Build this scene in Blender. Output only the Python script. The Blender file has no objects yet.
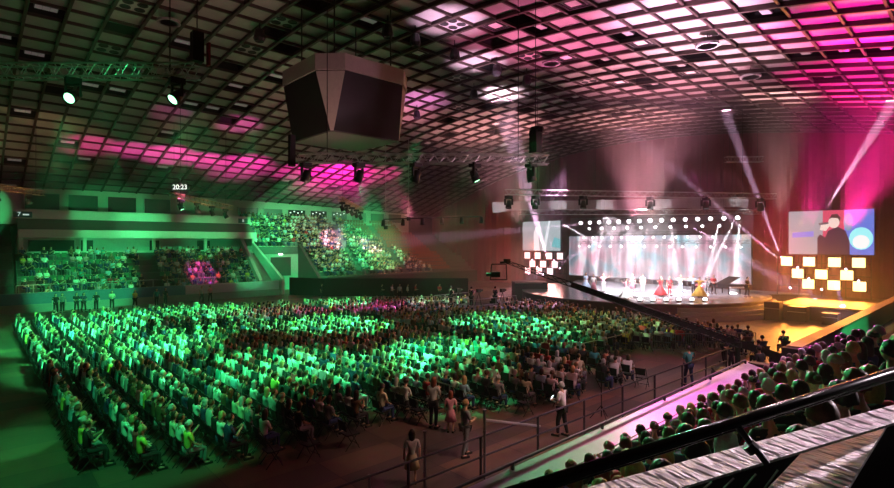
import bpy, math, random
import numpy as np
from mathutils import Vector, Matrix

# ------------------------------------------------------------------ scene, camera, world, exposure
SC = bpy.context.scene
COL = SC.collection
rnd = random.Random(7)
PI = math.pi
CAM_H = 6.3
RIGHT = Vector((0.7361, -0.6768, 0)); FWD = Vector((0.6768, 0.7361, 0))   # hall axes: x runs towards the stage, y across the floor

cam_data = bpy.data.cameras.new('camera')
cam = bpy.data.objects.new('camera', cam_data); COL.objects.link(cam)
cam.location = (0, 0, CAM_H)
cam.rotation_euler = (PI / 2, 0, -math.radians(42.596))
cam_data.sensor_width = 36.0
cam_data.lens = 518.15 / 894 * 36.0
cam_data.shift_y = -1.0 / 894
cam_data.clip_start = 0.05; cam_data.clip_end = 400
SC.camera = cam

world = bpy.data.worlds.new('world'); SC.world = world
world.use_nodes = True
world.node_tree.nodes['Background'].inputs[0].default_value = (0.05, 0.03, 0.06, 1)
world.node_tree.nodes['Background'].inputs[1].default_value = 0.1

SC.view_settings.view_transform = 'Standard'
SC.view_settings.look = 'None'
SC.view_settings.gamma = 1
SC.view_settings.exposure = 0.0
SC.view_settings.use_curve_mapping = False
SC.cycles.max_bounces = 5
SC.cycles.diffuse_bounces = 1
SC.cycles.glossy_bounces = 2
SC.cycles.volume_bounces = 0
SC.cycles.use_denoising = True
SC.cycles.sample_clamp_indirect = 4

def lamp(name, loc, target, power, color, angle, blend=0.3, radius=0.15, typ='SPOT'):
    d = bpy.data.lights.new(name, typ); d.energy = power; d.color = color
    if typ == 'SPOT':
        d.spot_size = math.radians(angle); d.spot_blend = blend
    d.shadow_soft_size = radius
    o = bpy.data.objects.new(name, d); COL.objects.link(o)
    o.location = loc
    o.rotation_euler = (Vector(target) - Vector(loc)).to_track_quat('-Z', 'Y').to_euler()
    return o

GREEN = (0.05, 1.0, 0.28); MAG = (1.0, 0.06, 0.55); PINK = (1.0, 0.45, 0.85); WHITE = (1.0, 0.86, 0.95); ORANGE = (1.0, 0.42, 0.08); RED = (1.0, 0.05, 0.12)
K = 1.0
# (source, target, power, colour, cone); last row holds unseen spots added for brightness
WASH = [
    ((6.5, 22, 12), (6, 31, 0), 26000, GREEN, 40), ((6.5, 22, 12), (9, 21, 0), 9000, GREEN, 46), ((2, 12, 12), (4, 19, 0), 3500, GREEN, 40),
    ((17, 15, 9.2), (12, 19, 0), 12000, GREEN, 38), ((15, 16, 9.2), (17.3, 19, 0), 9000, GREEN, 40),
    ((3.2, 30, 12.5), (4.5, 42, 0), 32000, GREEN, 38), ((14, 34, 14), (12.5, 42, 0), 26000, GREEN, 34),
    ((20, 24, 13), (17, 30, 0), 34000, GREEN, 36), ((26, 20, 13), (26, 23, 0), 20000, GREEN, 36), ((10, 30, 13), (11, 33, 0), 16000, GREEN, 26),
    ((26, 36, 14), (23, 41, 0), 30000, GREEN, 32), ((30, 26, 12), (31, 18, 0), 12000, (.35, 1, .3), 34), ((30, 30, 14), (32, 36, 0), 16000, (.2, 1, .35), 30),
    ((26, 20, 13), (23.5, 18, 0), 13000, GREEN, 32), ((20, 20, 12), (15.5, 16.5, 0), 7000, GREEN, 30),
    ((8, 44, 13), (8, 62, 2.5), 26000, GREEN, 30), ((16, 44, 13), (24.5, 62, 2.5), 12000, GREEN, 14),
    ((22, 46, 13), (30, 68, 7.5), 34000, GREEN, 18), ((30, 46, 13), (45, 66, 5), 60000, GREEN, 26), ((22, 46, 13), (36, 68, 6), 30000, GREEN, 44),
    ((12, 50, 11), (14.5, 66, 7.8), 9000, GREEN, 22), ((12, 50, 11), (22, 69, 6), 9000, GREEN, 20), ((22, 46, 12), (27.5, 62, 3.5), 8000, GREEN, 16),
    ((24, 40, 13), (19.5, 62, 3), 40000, MAG, 9), ((24, 40, 13), (39, 67, 6.8), 130000, PINK, 8), ((24, 40, 13), (36, 66, 6), 9000, MAG, 22), ((30, 40, 13), (50, 65, 3.5), 16000, (1, .3, .25), 24),
    ((3, 48, 12), (4.6, 62, 2), 4000, RED, 10), ((36, 32, 14), (22, 36, 0), 26000, MAG, 22), ((36, 32, 14), (29, 33, 0), 12000, PINK, 30),
    ((36, 28, 13), (15, 38, 0), 30000, MAG, 11), ((38, 26, 13), (35, 30, 0), 9000, PINK, 46), ((36, 22, 12), (22, 22, 0), 2500, (1, .4, .4), 40), ((36, 22, 12), (8, 24, 0), 3500, RED, 18),
    ((28, 30, 12), (52, 64, 4), 9000, (1, .4, .3), 26),
    ((14, 4, 12), (12, 11.5, 0), 2600, (1, .75, .5), 34), ((14, 4, 12), (12, 11.5, 0), 1200, (1, .3, .3), 60), ((24, 2, 13), (22, 9, 0), 5500, (1, .5, .6), 46), ((24, 0, 13), (16, 6.2, 1.9), 5000, (1, .5, .95), 26),
    ((18, 15, 11), (9.5, 3.2, 3.3), 13000, (0.08, 1, .28), 30), ((16, 15, 11), (5.5, 2, 4.4), 9000, (0.08, 1, .28), 20), ((34, 14, 11), (14, 3, 3.5), 36000, MAG, 20), ((34, 14, 11), (12, 3, 3.5), 9000, (1, .5, .6), 30), ((44, 14, 7), (22, 5, 2), 4000, ORANGE, 24),
    ((30, -3, 10), (36, 5.8, 1.3), 8000, GREEN, 30), ((30, -8, 12), (2.4, .5, 5.5), 30000, (1, .8, .9), 7), ((1.6, 51.5, 7), (2.5, 54.6, 10.6), 1300, (1, .6, .3), 60), ((14, 46.5, 6.5), (15.6, 49.5, 10), 1300, (1, .55, .35), 60), ((28, 43.5, 7), (29.2, 46.5, 10.2), 900, (1, .5, .4), 60), ((3, 13, 9), (2.2, 20, 11.6), 500, GREEN, 34), ((20, 8, 8), (16, 16.5, 10), 1500, (1, .5, .7), 40), ((34, 60, 12.6), (35, 72, 11.2), 500, (1, .66, .8), 60), ((46, 60, 12.2), (48, 72, 11.0), 500, (1, .6, .75), 60), ((0, 12, 12), (.9, 21.2, 0), 6000, GREEN, 11), ((10, 48, 6.5), (12, 70, 8.6), 9000, GREEN, 26), ((20, 48, 6), (22, 68, 8), 3000, GREEN, 20), ((2, 54, 7), (0, 68, 9.5), 6000, GREEN, 26), ((9.5, 1.6, 13.5), (2.5, .42, 5.5), 420, (1, .8, .88), 9), ((6.0, 4.2, 13.5), (2.1, .75, 5.45), 260, (1, .7, .85), 9), ((11.5, -.3, 12.5), (2.7, .35, 5.6), 260, (1, .6, .8), 9), ((9, -2.5, 13), (2.5, .44, 5.5), 500, (1, .8, .88), 9), ((8, 4, 14), (1.9, .8, 5.4), 160, (1, .7, .3), 8), ((30, 22, 11), (2.4, .5, 5.5), 12000, (1, .6, .9), 6),  # unseen spots added to light the steel balustrade, trusses and walls
]
for k_, (p, t, w, c, a) in enumerate(WASH):
    lamp('wash_light', p, t, w * (1.8 if c == GREEN and p[1] > 10 and t[2] == 0 else 1.0), c, a, 0.45, 0.2)
# unseen uplights added in the air below the coffered ceiling to brighten its panels
CEIL = [
    ((19.5, 19, 9), (20.8, 22.3, 19.4), 13000, (1, .6, .9), 26), ((25, 22, 9), (27.0, 26, 19.4), 17000, (1, .6, .9), 24), ((32, 27, 9), (34.2, 30, 19.4), 30000, (1, .72, .9), 24), ((28, 31, 9), (29.9, 36, 19.2), 9000, (1, .3, .8), 30),
    ((27, 13, 8), (27.5, 11.5, 18), 22000, (1, .50, .80), 54), ((33, 15, 8), (33, 12, 18), 15000, (1, .55, .72), 60), ((22, 12, 8), (24, 9, 18), 7000, (1, .40, .70), 40),
    ((28, 19, 8), (27, 19, 19), 11000, (1, .2, .45), 70), ((38, 20, 8), (38, 18, 18.6), 15000, (1, .35, .48), 80),
    ((36, 6, 7), (36, 4, 16.6), 22000, (1, .01, .35), 46), ((30, 5, 7), (28, 3.5, 16.6), 6000, (1, .01, .38), 40), ((46, 8, 7), (47, 5, 16.6), 22000, (1, .02, .22), 60),
    ((31, 8, 7), (32, 6.5, 17.3), 9000, (1, .01, .36), 44), ((40, 9, 7), (41, 7, 17), 9000, (1, .01, .3), 50),
    ((50, 24, 8), (50, 26, 19), 13000, (1, .42, .40), 70), ((44, 36, 8), (42, 38, 18.5), 11000, (1, .42, .42), 80), ((46, 12, 8), (46, 12, 18), 14000, (1, .5, .5), 40),
    ((51, 30, 10), (51.5, 33.5, 19), 7000, (1, .95, .9), 9), ((54, 26, 10), (53, 29.3, 19), 7000, (1, .95, .9), 9), ((46, 40, 10), (48.8, 42.5, 18.4), 5000, (1, .95, .9), 10),
    ((34, 52, 9), (35.5, 59.5, 15.2), 17000, (1, .015, .40), 62), ((24, 53, 9), (23.5, 60.5, 15.4), 6500, (1, .03, .45), 46), ((16, 53, 9), (15.5, 60, 15.7), 6000, (1, .06, .45), 34), ((10, 54, 9), (8.5, 60, 15.7), 2200, (1, .05, .35), 34),
    ((13, 46, 9), (13, 50.5, 17.8), 2600, (1, .12, .5), 24), ((19, 45, 9), (19, 50, 17.8), 4200, (1, .1, .5), 28), ((24, 40, 9), (25, 44, 18.6), 4500, (1, .1, .5), 24), ((30, 36, 9), (31, 40, 19), 5000, (1, .3, .45), 40),
    ((29, 53, 9), (29.5, 60.3, 15.3), 5200, (1, .02, .42), 34), ((19, 54, 9), (19, 60.3, 15.5), 5000, (1, .04, .45), 30), ((12, 54, 9), (12, 60, 15.7), 3200, (1, .06, .45), 28), ((41, 50, 9), (41, 58, 15.6), 5000, (1, .04, .35), 40),
    ((12, 22, 6), (10, 26, 19.4), 950, (1, .5, .42), 100), ((5, 24, 6), (4, 34, 19), 260, (.9, .7, .5), 100), ((8, 44, 8), (8, 52, 17), 180, (.9, .5, .4), 90), ((24, 38, 6), (24, 40, 19), 1500, (1, .42, .36), 90),
]
for p, t, w, c, a in CEIL:
    lamp('ceiling_wash', p, t, w * (2.6 if c[1] < .1 else 1.7), c, a, 0.9, 0.25)
# stage
lamp('stage_wash', (44, 26, 9), (52, 26, 1.3), 26000, (1, .8, .92), 75, .6, .4)
lamp('stage_wash', (40, 22, 9), (52, 22, 2), 12000, (1, .7, .85), 50, .6, .4)
lamp('stage_wash', (50, 12, 9), (42, 10, 0), 6000, ORANGE, 50, .6, .4)
lamp('curtain_wash', (54, 16, 6), (63, 12, 8), 3200, (1, .06, .16), 110, .8, .5)
lamp('curtain_wash', (54, 42, 6), (62, 52, 4), 7000, (1, .14, .06), 90, .8, .5)
lamp('performer_fill_light', (30, 14, 11), (48, 24, 2), 60000, (1, .93, .95), 24, .5, .2)  # unseen spot added from the hall side to brighten the performers
lamp('curtain_wash', (50, 26, 9), (62, 30, 15), 500, (1, .2, .35), 120, .8, .5)

# ------------------------------------------------------------------ materials
MATS = {}
def mat(name, color, rough=0.7, metal=0.0, var=0.12, scale=6.0, emit=None, strength=0.0, bump=0.0, spec=0.3):
    if name in MATS: return MATS[name]
    m = bpy.data.materials.new(name); m.use_nodes = True
    nt = m.node_tree; b = nt.nodes['Principled BSDF']
    b.inputs['Roughness'].default_value = rough; b.inputs['Metallic'].default_value = metal
    b.inputs['Specular IOR Level'].default_value = spec
    tc = nt.nodes.new('ShaderNodeTexCoord'); n = nt.nodes.new('ShaderNodeTexNoise'); n.inputs['Scale'].default_value = scale
    nt.links.new(tc.outputs['Object'], n.inputs['Vector'])
    r = nt.nodes.new('ShaderNodeMapRange'); r.inputs['To Min'].default_value = 1 - var; r.inputs['To Max'].default_value = 1 + var
    nt.links.new(n.outputs['Fac'], r.inputs['Value'])
    mx = nt.nodes.new('ShaderNodeVectorMath'); mx.operation = 'SCALE'; mx.inputs[0].default_value = color[:3]
    nt.links.new(r.outputs['Result'], mx.inputs['Scale'])
    nt.links.new(mx.outputs['Vector'], b.inputs['Base Color'])
    if bump:
        bp = nt.nodes.new('ShaderNodeBump'); bp.inputs['Strength'].default_value = bump
        nt.links.new(n.outputs['Fac'], bp.inputs['Height']); nt.links.new(bp.outputs['Normal'], b.inputs['Normal'])
    if emit:
        b.inputs['Emission Color'].default_value = (*emit, 1); b.inputs['Emission Strength'].default_value = strength
    MATS[name] = m; return m

BLACK = mat('black_paint', (.012, .012, .013), .5)
DARK = mat('dark_metal', (.03, .03, .032), .45, .3)
ALU = mat('truss_aluminium', (.55, .55, .56), .35, .8)
STEEL = mat('rail_steel', (.30, .30, .31), .35, .8)
DSTEEL = mat('dark_rail_steel', (.09, .09, .1), .35, .7)
CLOTHS = {'white': (.72, .72, .70), 'pale grey': (.5, .5, .5), 'cream': (.66, .58, .42), 'light blue': (.35, .5, .66), 'yellow': (.7, .52, .1), 'pink': (.7, .3, .38),
          'red': (.5, .04, .05), 'grey': (.2, .2, .21), 'dark blue': (.03, .045, .12), 'black': (.02, .02, .022), 'brown': (.14, .07, .035), 'teal': (.05, .3, .28)}
CLOTH = {k: mat('cloth_' + k.replace(' ', '_'), v, .85, 0, .15, 30) for k, v in CLOTHS.items()}
SKINS = [mat('skin_fair', (.62, .38, .28), .55), mat('skin_medium', (.5, .29, .2), .55), mat('skin_tan', (.4, .22, .14), .55)]
HAIRS = {'dark': mat('hair_dark', (.022, .014, .01), .5, 0, .4, 60), 'brown': mat('hair_brown', (.09, .045, .022), .5, 0, .4, 60), 'blond': mat('hair_blond', (.42, .28, .12), .5, 0, .4, 60),
         'grey': mat('hair_grey', (.4, .4, .4), .55, 0, .3, 60), 'auburn': mat('hair_auburn', (.16, .04, .018), .5, 0, .4, 60)}

# ------------------------------------------------------------------ mesh building
class MB:
    def __init__(s): s.v = []; s.f = []; s.m = []
    def add(s, vs, fs, mi=0):
        n = len(s.v); s.v += [tuple(p) for p in vs]; s.f += [tuple(i + n for i in f) for f in fs]; s.m += [mi] * len(fs); return s
    def box(s, a, b, mi=0):
        (x0, y0, z0), (x1, y1, z1) = a, b
        vs = [(x0, y0, z0), (x1, y0, z0), (x1, y1, z0), (x0, y1, z0), (x0, y0, z1), (x1, y0, z1), (x1, y1, z1), (x0, y1, z1)]
        return s.add(vs, [(0, 3, 2, 1), (4, 5, 6, 7), (0, 1, 5, 4), (1, 2, 6, 5), (2, 3, 7, 6), (3, 0, 4, 7)], mi)
    def cbox(s, c, d, mi=0):
        return s.box([c[i] - d[i] / 2 for i in range(3)], [c[i] + d[i] / 2 for i in range(3)], mi)
    def frame_of(s, p, q):
        d = (Vector(q) - Vector(p)).normalized(); up = Vector((0, 0, 1))
        if abs(d.z) > .98: up = Vector((1, 0, 0))
        a = d.cross(up).normalized(); return d, a, a.cross(d)
    def bar(s, p, q, w, h, mi=0):
        p, q = Vector(p), Vector(q); d, a, b = s.frame_of(p, q); vs = []
        for o in (p, q):
            for i, j in ((-1, -1), (1, -1), (1, 1), (-1, 1)): vs.append(o + a * i * w / 2 + b * j * h / 2)
        return s.add(vs, [(0, 1, 2, 3), (7, 6, 5, 4), (0, 4, 5, 1), (1, 5, 6, 2), (2, 6, 7, 3), (3, 7, 4, 0)], mi)
    def tube(s, p, q, r, n=8, r2=None, mi=0):
        p, q = Vector(p), Vector(q); d, a, b = s.frame_of(p, q); r2 = r if r2 is None else r2; vs = []
        for o, rr in ((p, r), (q, r2)):
            for k in range(n): t = 2 * PI * k / n; vs.append(o + a * math.cos(t) * rr + b * math.sin(t) * rr)
        return s.add(vs, [(k, (k + 1) % n, n + (k + 1) % n, n + k) for k in range(n)] + [tuple(range(n))[::-1], tuple(range(n, 2 * n))], mi)
    def path(s, pts, r, n=8, mi=0):
        for a, b in zip(pts, pts[1:]): s.tube(a, b, r, n, mi=mi)
        return s
    def lathe(s, prof, origin=(0, 0, 0), axis=(0, 0, 1), n=16, mi=0):
        o = Vector(origin); d = Vector(axis).normalized(); up = Vector((0, 0, 1)) if abs(d.z) < .98 else Vector((1, 0, 0))
        a = d.cross(up).normalized(); b = a.cross(d); vs = []; fs = []
        for r, h in prof:
            for k in range(n): t = 2 * PI * k / n; vs.append(o + d * h + (a * math.cos(t) + b * math.sin(t)) * r)
        for j in range(len(prof) - 1):
            for k in range(n): fs.append((j * n + k, j * n + (k + 1) % n, (j + 1) * n + (k + 1) % n, (j + 1) * n + k))
        if prof[0][0] > 1e-4: fs.append(tuple(range(n))[::-1])
        if prof[-1][0] > 1e-4: fs.append(tuple(range((len(prof) - 1) * n, len(prof) * n)))
        return s.add(vs, fs, mi)
    def prism(s, pts, z0, z1, mi=0):
        n = len(pts); vs = [(x, y, z0) for x, y in pts] + [(x, y, z1) for x, y in pts]
        return s.add(vs, [tuple(range(n))[::-1], tuple(range(n, 2 * n))] + [(k, (k + 1) % n, n + (k + 1) % n, n + k) for k in range(n)], mi)
    def ell(s, c, r, nu=12, nv=8, mi=0, fn=None):
        vs = [(0, 0, 1)]
        for j in range(1, nv):
            ph = PI * j / nv
            for k in range(nu): t = 2 * PI * k / nu; vs.append((math.sin(ph) * math.cos(t), math.sin(ph) * math.sin(t), math.cos(ph)))
        vs.append((0, 0, -1))
        fs = [(0, 1 + k, 1 + (k + 1) % nu) for k in range(nu)]
        for j in range(nv - 2):
            a = 1 + j * nu
            fs += [(a + k, a + nu + k, a + nu + (k + 1) % nu, a + (k + 1) % nu) for k in range(nu)]
        a = 1 + (nv - 2) * nu; fs += [(a + k, len(vs) - 1, a + (k + 1) % nu) for k in range(nu)]
        out = []
        for v in vs:
            if fn: v = fn(v)
            out.append((c[0] + v[0] * r[0], c[1] + v[1] * r[1], c[2] + v[2] * r[2]))
        return s.add(out, fs, mi)
    def mesh(s, name, mats, smooth=False):
        me = bpy.data.meshes.new(name); me.from_pydata(s.v, [], s.f)
        for m in (mats if isinstance(mats, (list, tuple)) else [mats]): me.materials.append(m)
        me.polygons.foreach_set('material_index', s.m)
        if smooth: me.polygons.foreach_set('use_smooth', [True] * len(s.f))
        me.update(); return me
    def build(s, name, mats, parent=None, smooth=False, loc=None):
        o = bpy.data.objects.new(name, s.mesh(name, mats, smooth)); COL.objects.link(o)
        if parent: o.parent = parent
        if loc: o.location = loc
        return o

def tag(o, label, cat, group=None, kind=None):
    o['label'] = label; o['category'] = cat
    if group: o['group'] = group
    if kind: o['kind'] = kind
    return o
def thing(name, label, cat, loc=(0, 0, 0), rz=0, group=None):
    o = bpy.data.objects.new(name, None); o.empty_display_size = .2; COL.objects.link(o); o.location = loc; o.rotation_euler = (0, 0, rz)
    return tag(o, label, cat, group)
def struct(o): o['kind'] = 'structure'; return o
def copy_tree(o, parent=None):
    c = o.copy(); COL.objects.link(c)
    if parent: c.parent = parent
    for ch in list(o.children): copy_tree(ch, c)
    return c
ORD = ['first', 'second', 'third', 'fourth', 'fifth', 'sixth', 'seventh', 'eighth', 'ninth', 'tenth', 'eleventh', 'twelfth', 'thirteenth', 'fourteenth', 'fifteenth', 'sixteenth', 'seventeenth', 'eighteenth', 'nineteenth',
       'twentieth'] + ['twenty-' + w for w in ('first', 'second', 'third', 'fourth', 'fifth', 'sixth', 'seventh', 'eighth', 'ninth')] + ['thirtieth'] + ['thirty-' + w for w in ('first', 'second', 'third', 'fourth', 'fifth', 'sixth', 'seventh', 'eighth', 'ninth')] + ['fortieth'] + ['forty-' + w for w in ('first', 'second', 'third', 'fourth', 'fifth', 'sixth', 'seventh', 'eighth', 'ninth')]

# ------------------------------------------------------------------ ceiling surface
CC = [(0, 0, 15.6637), (0, 1, 9.6707), (0, 2, -5.3871), (0, 3, -0.517), (0, 4, -0.3155), (0, 5, 0.159), (1, 0, 2.1089), (1, 1, -0.3441), (1, 2, -1.0959), (1, 3, -0.455), (1, 4, 0.0179), (1, 5, 0.3203), (2, 0, -3.3343), (2, 1, -0.0038), (2, 2, 0.7356), (2, 3, 0.3885), (2, 4, -0.3853), (3, 0, 1.0508), (3, 1, 0.4276), (3, 2, 0.7344), (3, 3, -0.4984), (4, 0, 0.0053), (4, 1, -0.3021), (4, 2, 0.0833)]
def zc(u, v): return sum(k * (u / 40) ** i * (v / 40) ** j for i, j, k in CC)
CELL = 1.8; PU = .25
def cu(i): return (i + PU) * CELL
def cv(j): return j * CELL

# ------------------------------------------------------------------ floor, ceiling, walls
def floor_mat():
    m = bpy.data.materials.new('floor_boards'); m.use_nodes = True; nt = m.node_tree; b = nt.nodes['Principled BSDF']
    tc = nt.nodes.new('ShaderNodeTexCoord'); br = nt.nodes.new('ShaderNodeTexBrick'); nt.links.new(tc.outputs['Object'], br.inputs['Vector'])
    br.offset = 0.0; br.inputs['Scale'].default_value = 1; br.inputs['Brick Width'].default_value = 2.44; br.inputs['Row Height'].default_value = 1.22; br.inputs['Mortar Size'].default_value = .012
    br.inputs['Color1'].default_value = (.20, .11, .065, 1); br.inputs['Color2'].default_value = (.055, .04, .035, 1); br.inputs['Mortar'].default_value = (.02, .015, .012, 1)
    n = nt.nodes.new('ShaderNodeTexNoise'); n.inputs['Scale'].default_value = 3; n.inputs['Detail'].default_value = 6; nt.links.new(tc.outputs['Object'], n.inputs['Vector'])
    mx = nt.nodes.new('ShaderNodeMix'); mx.data_type = 'RGBA'; mx.blend_type = 'MULTIPLY'; mx.inputs[0].default_value = .5
    nt.links.new(br.outputs['Color'], mx.inputs[6]); nt.links.new(n.outputs['Color'], mx.inputs[7]); nt.links.new(mx.outputs[2], b.inputs['Base Color'])
    b.inputs['Roughness'].default_value = .45; return m
struct(MB().box((-14, -16, -.3), (70, 76, 0)).build('floor', floor_mat()))

def build_ceiling():
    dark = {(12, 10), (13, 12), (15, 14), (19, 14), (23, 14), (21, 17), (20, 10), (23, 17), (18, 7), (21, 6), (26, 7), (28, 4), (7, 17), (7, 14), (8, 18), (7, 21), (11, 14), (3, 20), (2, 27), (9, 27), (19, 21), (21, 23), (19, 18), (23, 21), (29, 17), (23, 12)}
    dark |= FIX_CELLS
    w = .09; dep = .24
    mb = MB(); rb = MB()
    I = range(-8, 38); J = range(-9, 41)
    for i in I:
        for j in J:
            u0, u1, v0, v1 = cu(i), cu(i + 1), cv(j), cv(j + 1)
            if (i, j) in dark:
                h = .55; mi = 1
            else: h = 0; mi = 0
            c = [(u0, v0), (u1, v0), (u1, v1), (u0, v1)]
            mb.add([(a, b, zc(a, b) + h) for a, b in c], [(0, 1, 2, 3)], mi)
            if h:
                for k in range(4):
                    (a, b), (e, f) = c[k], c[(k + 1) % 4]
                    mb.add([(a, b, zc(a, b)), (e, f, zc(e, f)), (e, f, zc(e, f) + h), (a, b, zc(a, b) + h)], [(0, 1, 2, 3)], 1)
    for i in list(I) + [I[-1] + 1]:           # ribs across the hall
        for j in J:
            u = cu(i); a = (u, cv(j), zc(u, cv(j)) - dep / 2); b = (u, cv(j + 1), zc(u, cv(j + 1)) - dep / 2)
            rb.bar(a, b, w, dep)
            rb.bar((a[0], a[1], a[2] - dep / 2), (b[0], b[1], b[2] - dep / 2), w + .09, .03)
    for j in list(J) + [J[-1] + 1]:           # ribs along the hall
        for i in I:
            v = cv(j); a = (cu(i), v, zc(cu(i), v) - .08); b = (cu(i + 1), v, zc(cu(i + 1), v) - .08)
            rb.bar(a, b, w * .8, .16)
            rb.bar((a[0], a[1], a[2] - .09), (b[0], b[1], b[2] - .09), w + .03, .03)
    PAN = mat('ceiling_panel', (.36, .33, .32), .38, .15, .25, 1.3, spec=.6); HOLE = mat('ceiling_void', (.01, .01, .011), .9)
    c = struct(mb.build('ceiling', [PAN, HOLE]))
    r = struct(rb.build('trim_1', mat('ceiling_rib', (.06, .042, .036), .4, .4, .15, 3)))
    return c, r
SQUARE = [(12, 11), (16, 11), (12, 8), (16, 8), (20, 11), (20, 8), (22, 20), (21, 25), (21, 29), (12, 15)]
CLAMP = [(15, 4), (19, 4), (22, 4), (19, 3), (19, 8), (13, 10), (15, 8), (17, 10), (21, 10), (21, 14), (25, 14), (23, 8), (25, 10), (1, 20), (1, 24), (5, 20), (3, 26), (4, 26), (1, 30), (7, 26), (8, 26), (9, 21), (9, 14), (8, 23), (4, 35), (8, 35), (16, 35), (20, 35), (7, 30), (19, 2), (9, 25), (3, 33), (1, 36), (0, 23)]
VENT = [(11, 12), (15, 12), (19, 12), (3, 18), (3, 22), (7, 19), (7, 16), (15, 16), (18, 19), (26, 13), (24, 9), (28, 9)]
FIX_CELLS = set(CLAMP)
build_ceiling()
def slope_place(o, i, j):
    u, v = cu(i + .5), cv(j + .5); e = .3
    n = Vector((-(zc(u + e, v) - zc(u - e, v)) / (2 * e), -(zc(u, v + e) - zc(u, v - e)) / (2 * e), 1)).normalized()
    o.location = (u, v, zc(u, v)); o.rotation_euler = Vector((0, 0, 1)).rotation_difference(n).to_euler()
PALE = mat('fixture_pale', (.62, .62, .6), .4); GLASSY = mat('lamp_glass', (.7, .7, .72), .15, 0, .05, 4, spec=.8)
def where(i, j):
    u, v = cu(i + .5), cv(j + .5)
    s = 'over the stage end' if u > 40 else 'over the middle of the floor' if u > 20 else 'over the rear floor'
    t = 'near the far wall' if v > 45 else 'along the crown' if v > 24 else 'on the near side' 
    return s + ' ' + t
def proto_square():
    t = thing('ceiling_diffuser', '', 'ceiling diffuser')
    f = MB()
    for r0, r1, z in ((.72, .6, -.03), (.46, .36, -.05)):
        f.box((-r0, -r0, z - .04), (r0, -r1, z)); f.box((-r0, r1, z - .04), (r0, r0, z)); f.box((-r0, -r1, z - .04), (-r1, r1, z)); f.box((r1, -r1, z - .04), (r0, r1, z))
    f.build('frame', DARK, t); MB().box((-.34, -.34, -.07), (.34, .34, -.04)).build('diffuser_plate', PALE, t); return t
def proto_lamp():
    t = thing('ceiling_floodlight', '', 'ceiling light')
    f = MB(); f.box((-.55, -.27, .06), (.55, .27, .3)); f.box((-.05, -.6, .3), (.05, .6, .36)); f.build('housing', DARK, t)
    g = MB()
    for k in range(3): g.box((-.52 + k * .35, -.22, .02), (-.19 + k * .35, .22, .06))
    g.build('lamp_glass', mat('lamp_glass_lit', (.32, .32, .32), .2, emit=(1, .8, .8), strength=.06), t); return t
def proto_vent():
    t = thing('ceiling_vent', '', 'ceiling vent')
    MB().box((-.75, -.75, -.07), (.75, .75, -.03)).build('vent_plate', mat('vent_plate', (.36, .33, .32), .5), t)
    for a in (-.36, .36):
        for b in (-.36, .36): MB().lathe([(.28, -.075), (.28, -.1), (.22, -.1), (.2, -.08), (.001, -.08)], (a, b, 0), n=18).build('air_outlet', BLACK, t)
    return t
ps, pl, pv = proto_square(), proto_lamp(), proto_vent()
for lst, pr, nm, gr in ((SQUARE, ps, 'pale square ceiling diffuser', 'square diffusers in the ceiling'), (CLAMP, pl, 'recessed ceiling floodlight', 'floodlights in the ceiling coffers'), (VENT, pv, 'four-hole ceiling vent', 'four-hole air vents in the ceiling')):
    for n, (i, j) in enumerate(lst):
        o = pr if n == 0 else copy_tree(pr); slope_place(o, i, j); o['label'] = '%s, %s coffer from the rear wall, %s from the near wall' % (nm, ORD[i + 8], ORD[j + 9]); o['group'] = gr
RING = [(8.4, 32.8), (8.4, 41.6), (29.0, 21.1), (30.4, 11.5), (37.5, 11.5)]
RL = ['above the left truss near the hanging cube', 'above the left truss over the rear floor', 'over the middle of the hall', 'at the bright pink patch', 'beside the pink patch towards the stage']
for n, (u, v) in enumerate(RING):
    t = thing('ring_lamp', 'round white ring fixture under the ceiling ' + RL[n], 'ceiling light', (u, v, zc(u, v) - .75), 0, 'round ring fixtures under the ceiling')
    MB().lathe([(.5, 0), (.62, 0), (.62, .12), (.5, .12), (.5, 0)], n=24).build('ring', mat('ring_paint', (.25, .25, .25), .5), t)
    MB().tube((-.5, 0, .1), (.5, 0, .1), .02, 6).tube((0, 0, .1), (0, 0, .66), .02, 6).build('bracket', DARK, t)
SPK = [(17.9, 24.6), (19.9, 24.5), (27.3, 24.5), (30.5, 24.4), (30.4, 29.8), (23.2, 24.5), (30.5, 37.3), (11.0, 37.8), (12.8, 30.6)]
SL = ['at the top edge near the cube', 'second in the row right of the cube', 'over the middle pink patch', 'stage-side end of the middle row', 'below the middle row', 'third in the row right of the cube', 'behind the second truss', 'over the end of the left truss', 'left of the hanging cube', 'at the pink patch on the right']
for n, (u, v) in enumerate(SPK):
    t = thing('ceiling_speaker', 'black horn loudspeaker hanging from the ceiling ' + SL[n], 'loudspeaker', (u, v, zc(u, v) - 1.1), rnd.uniform(0, 6), 'black loudspeakers under the ceiling')
    MB().lathe([(.12, .6), (.26, .5), (.36, 0), (.26, -.2), (.001, -.1)], n=8).build('cabinet', BLACK, t)
    MB().tube((0, 0, .6), (0, 0, 1.2), .03, 6).build('hanger', DARK, t)

WALLM = mat('wall_plaster', (.50, .47, .44), .8, 0, .08, .6); WALLD = mat('wall_dark', (.02, .018, .02), .9, 0, .3, .7)
LEDGE = mat('gallery_band_paint', (.62, .6, .57), .6, 0, .05, .8)
CURT = mat('curtain_cloth', (.17, .035, .06), .9, 0, .3, 1.2)
struct(MB().box((-14, 72.01, 0), (57, 72.6, 14.5)).build('wall_far', WALLM))
struct(MB().box((57, 72.01, 0), (70, 72.6, 14.5)).build('wall_far', WALLD))
struct(MB().box((-14.4, -16, 0), (-14, 76, 21)).build('wall_rear', WALLD))
struct(MB().box((66, -16, 0), (66.4, 76, 21)).build('wall_stage', WALLD))
struct(MB().box((-14, -16.4, 0), (70, -16, 14)).build('wall_near', WALLD))
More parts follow.
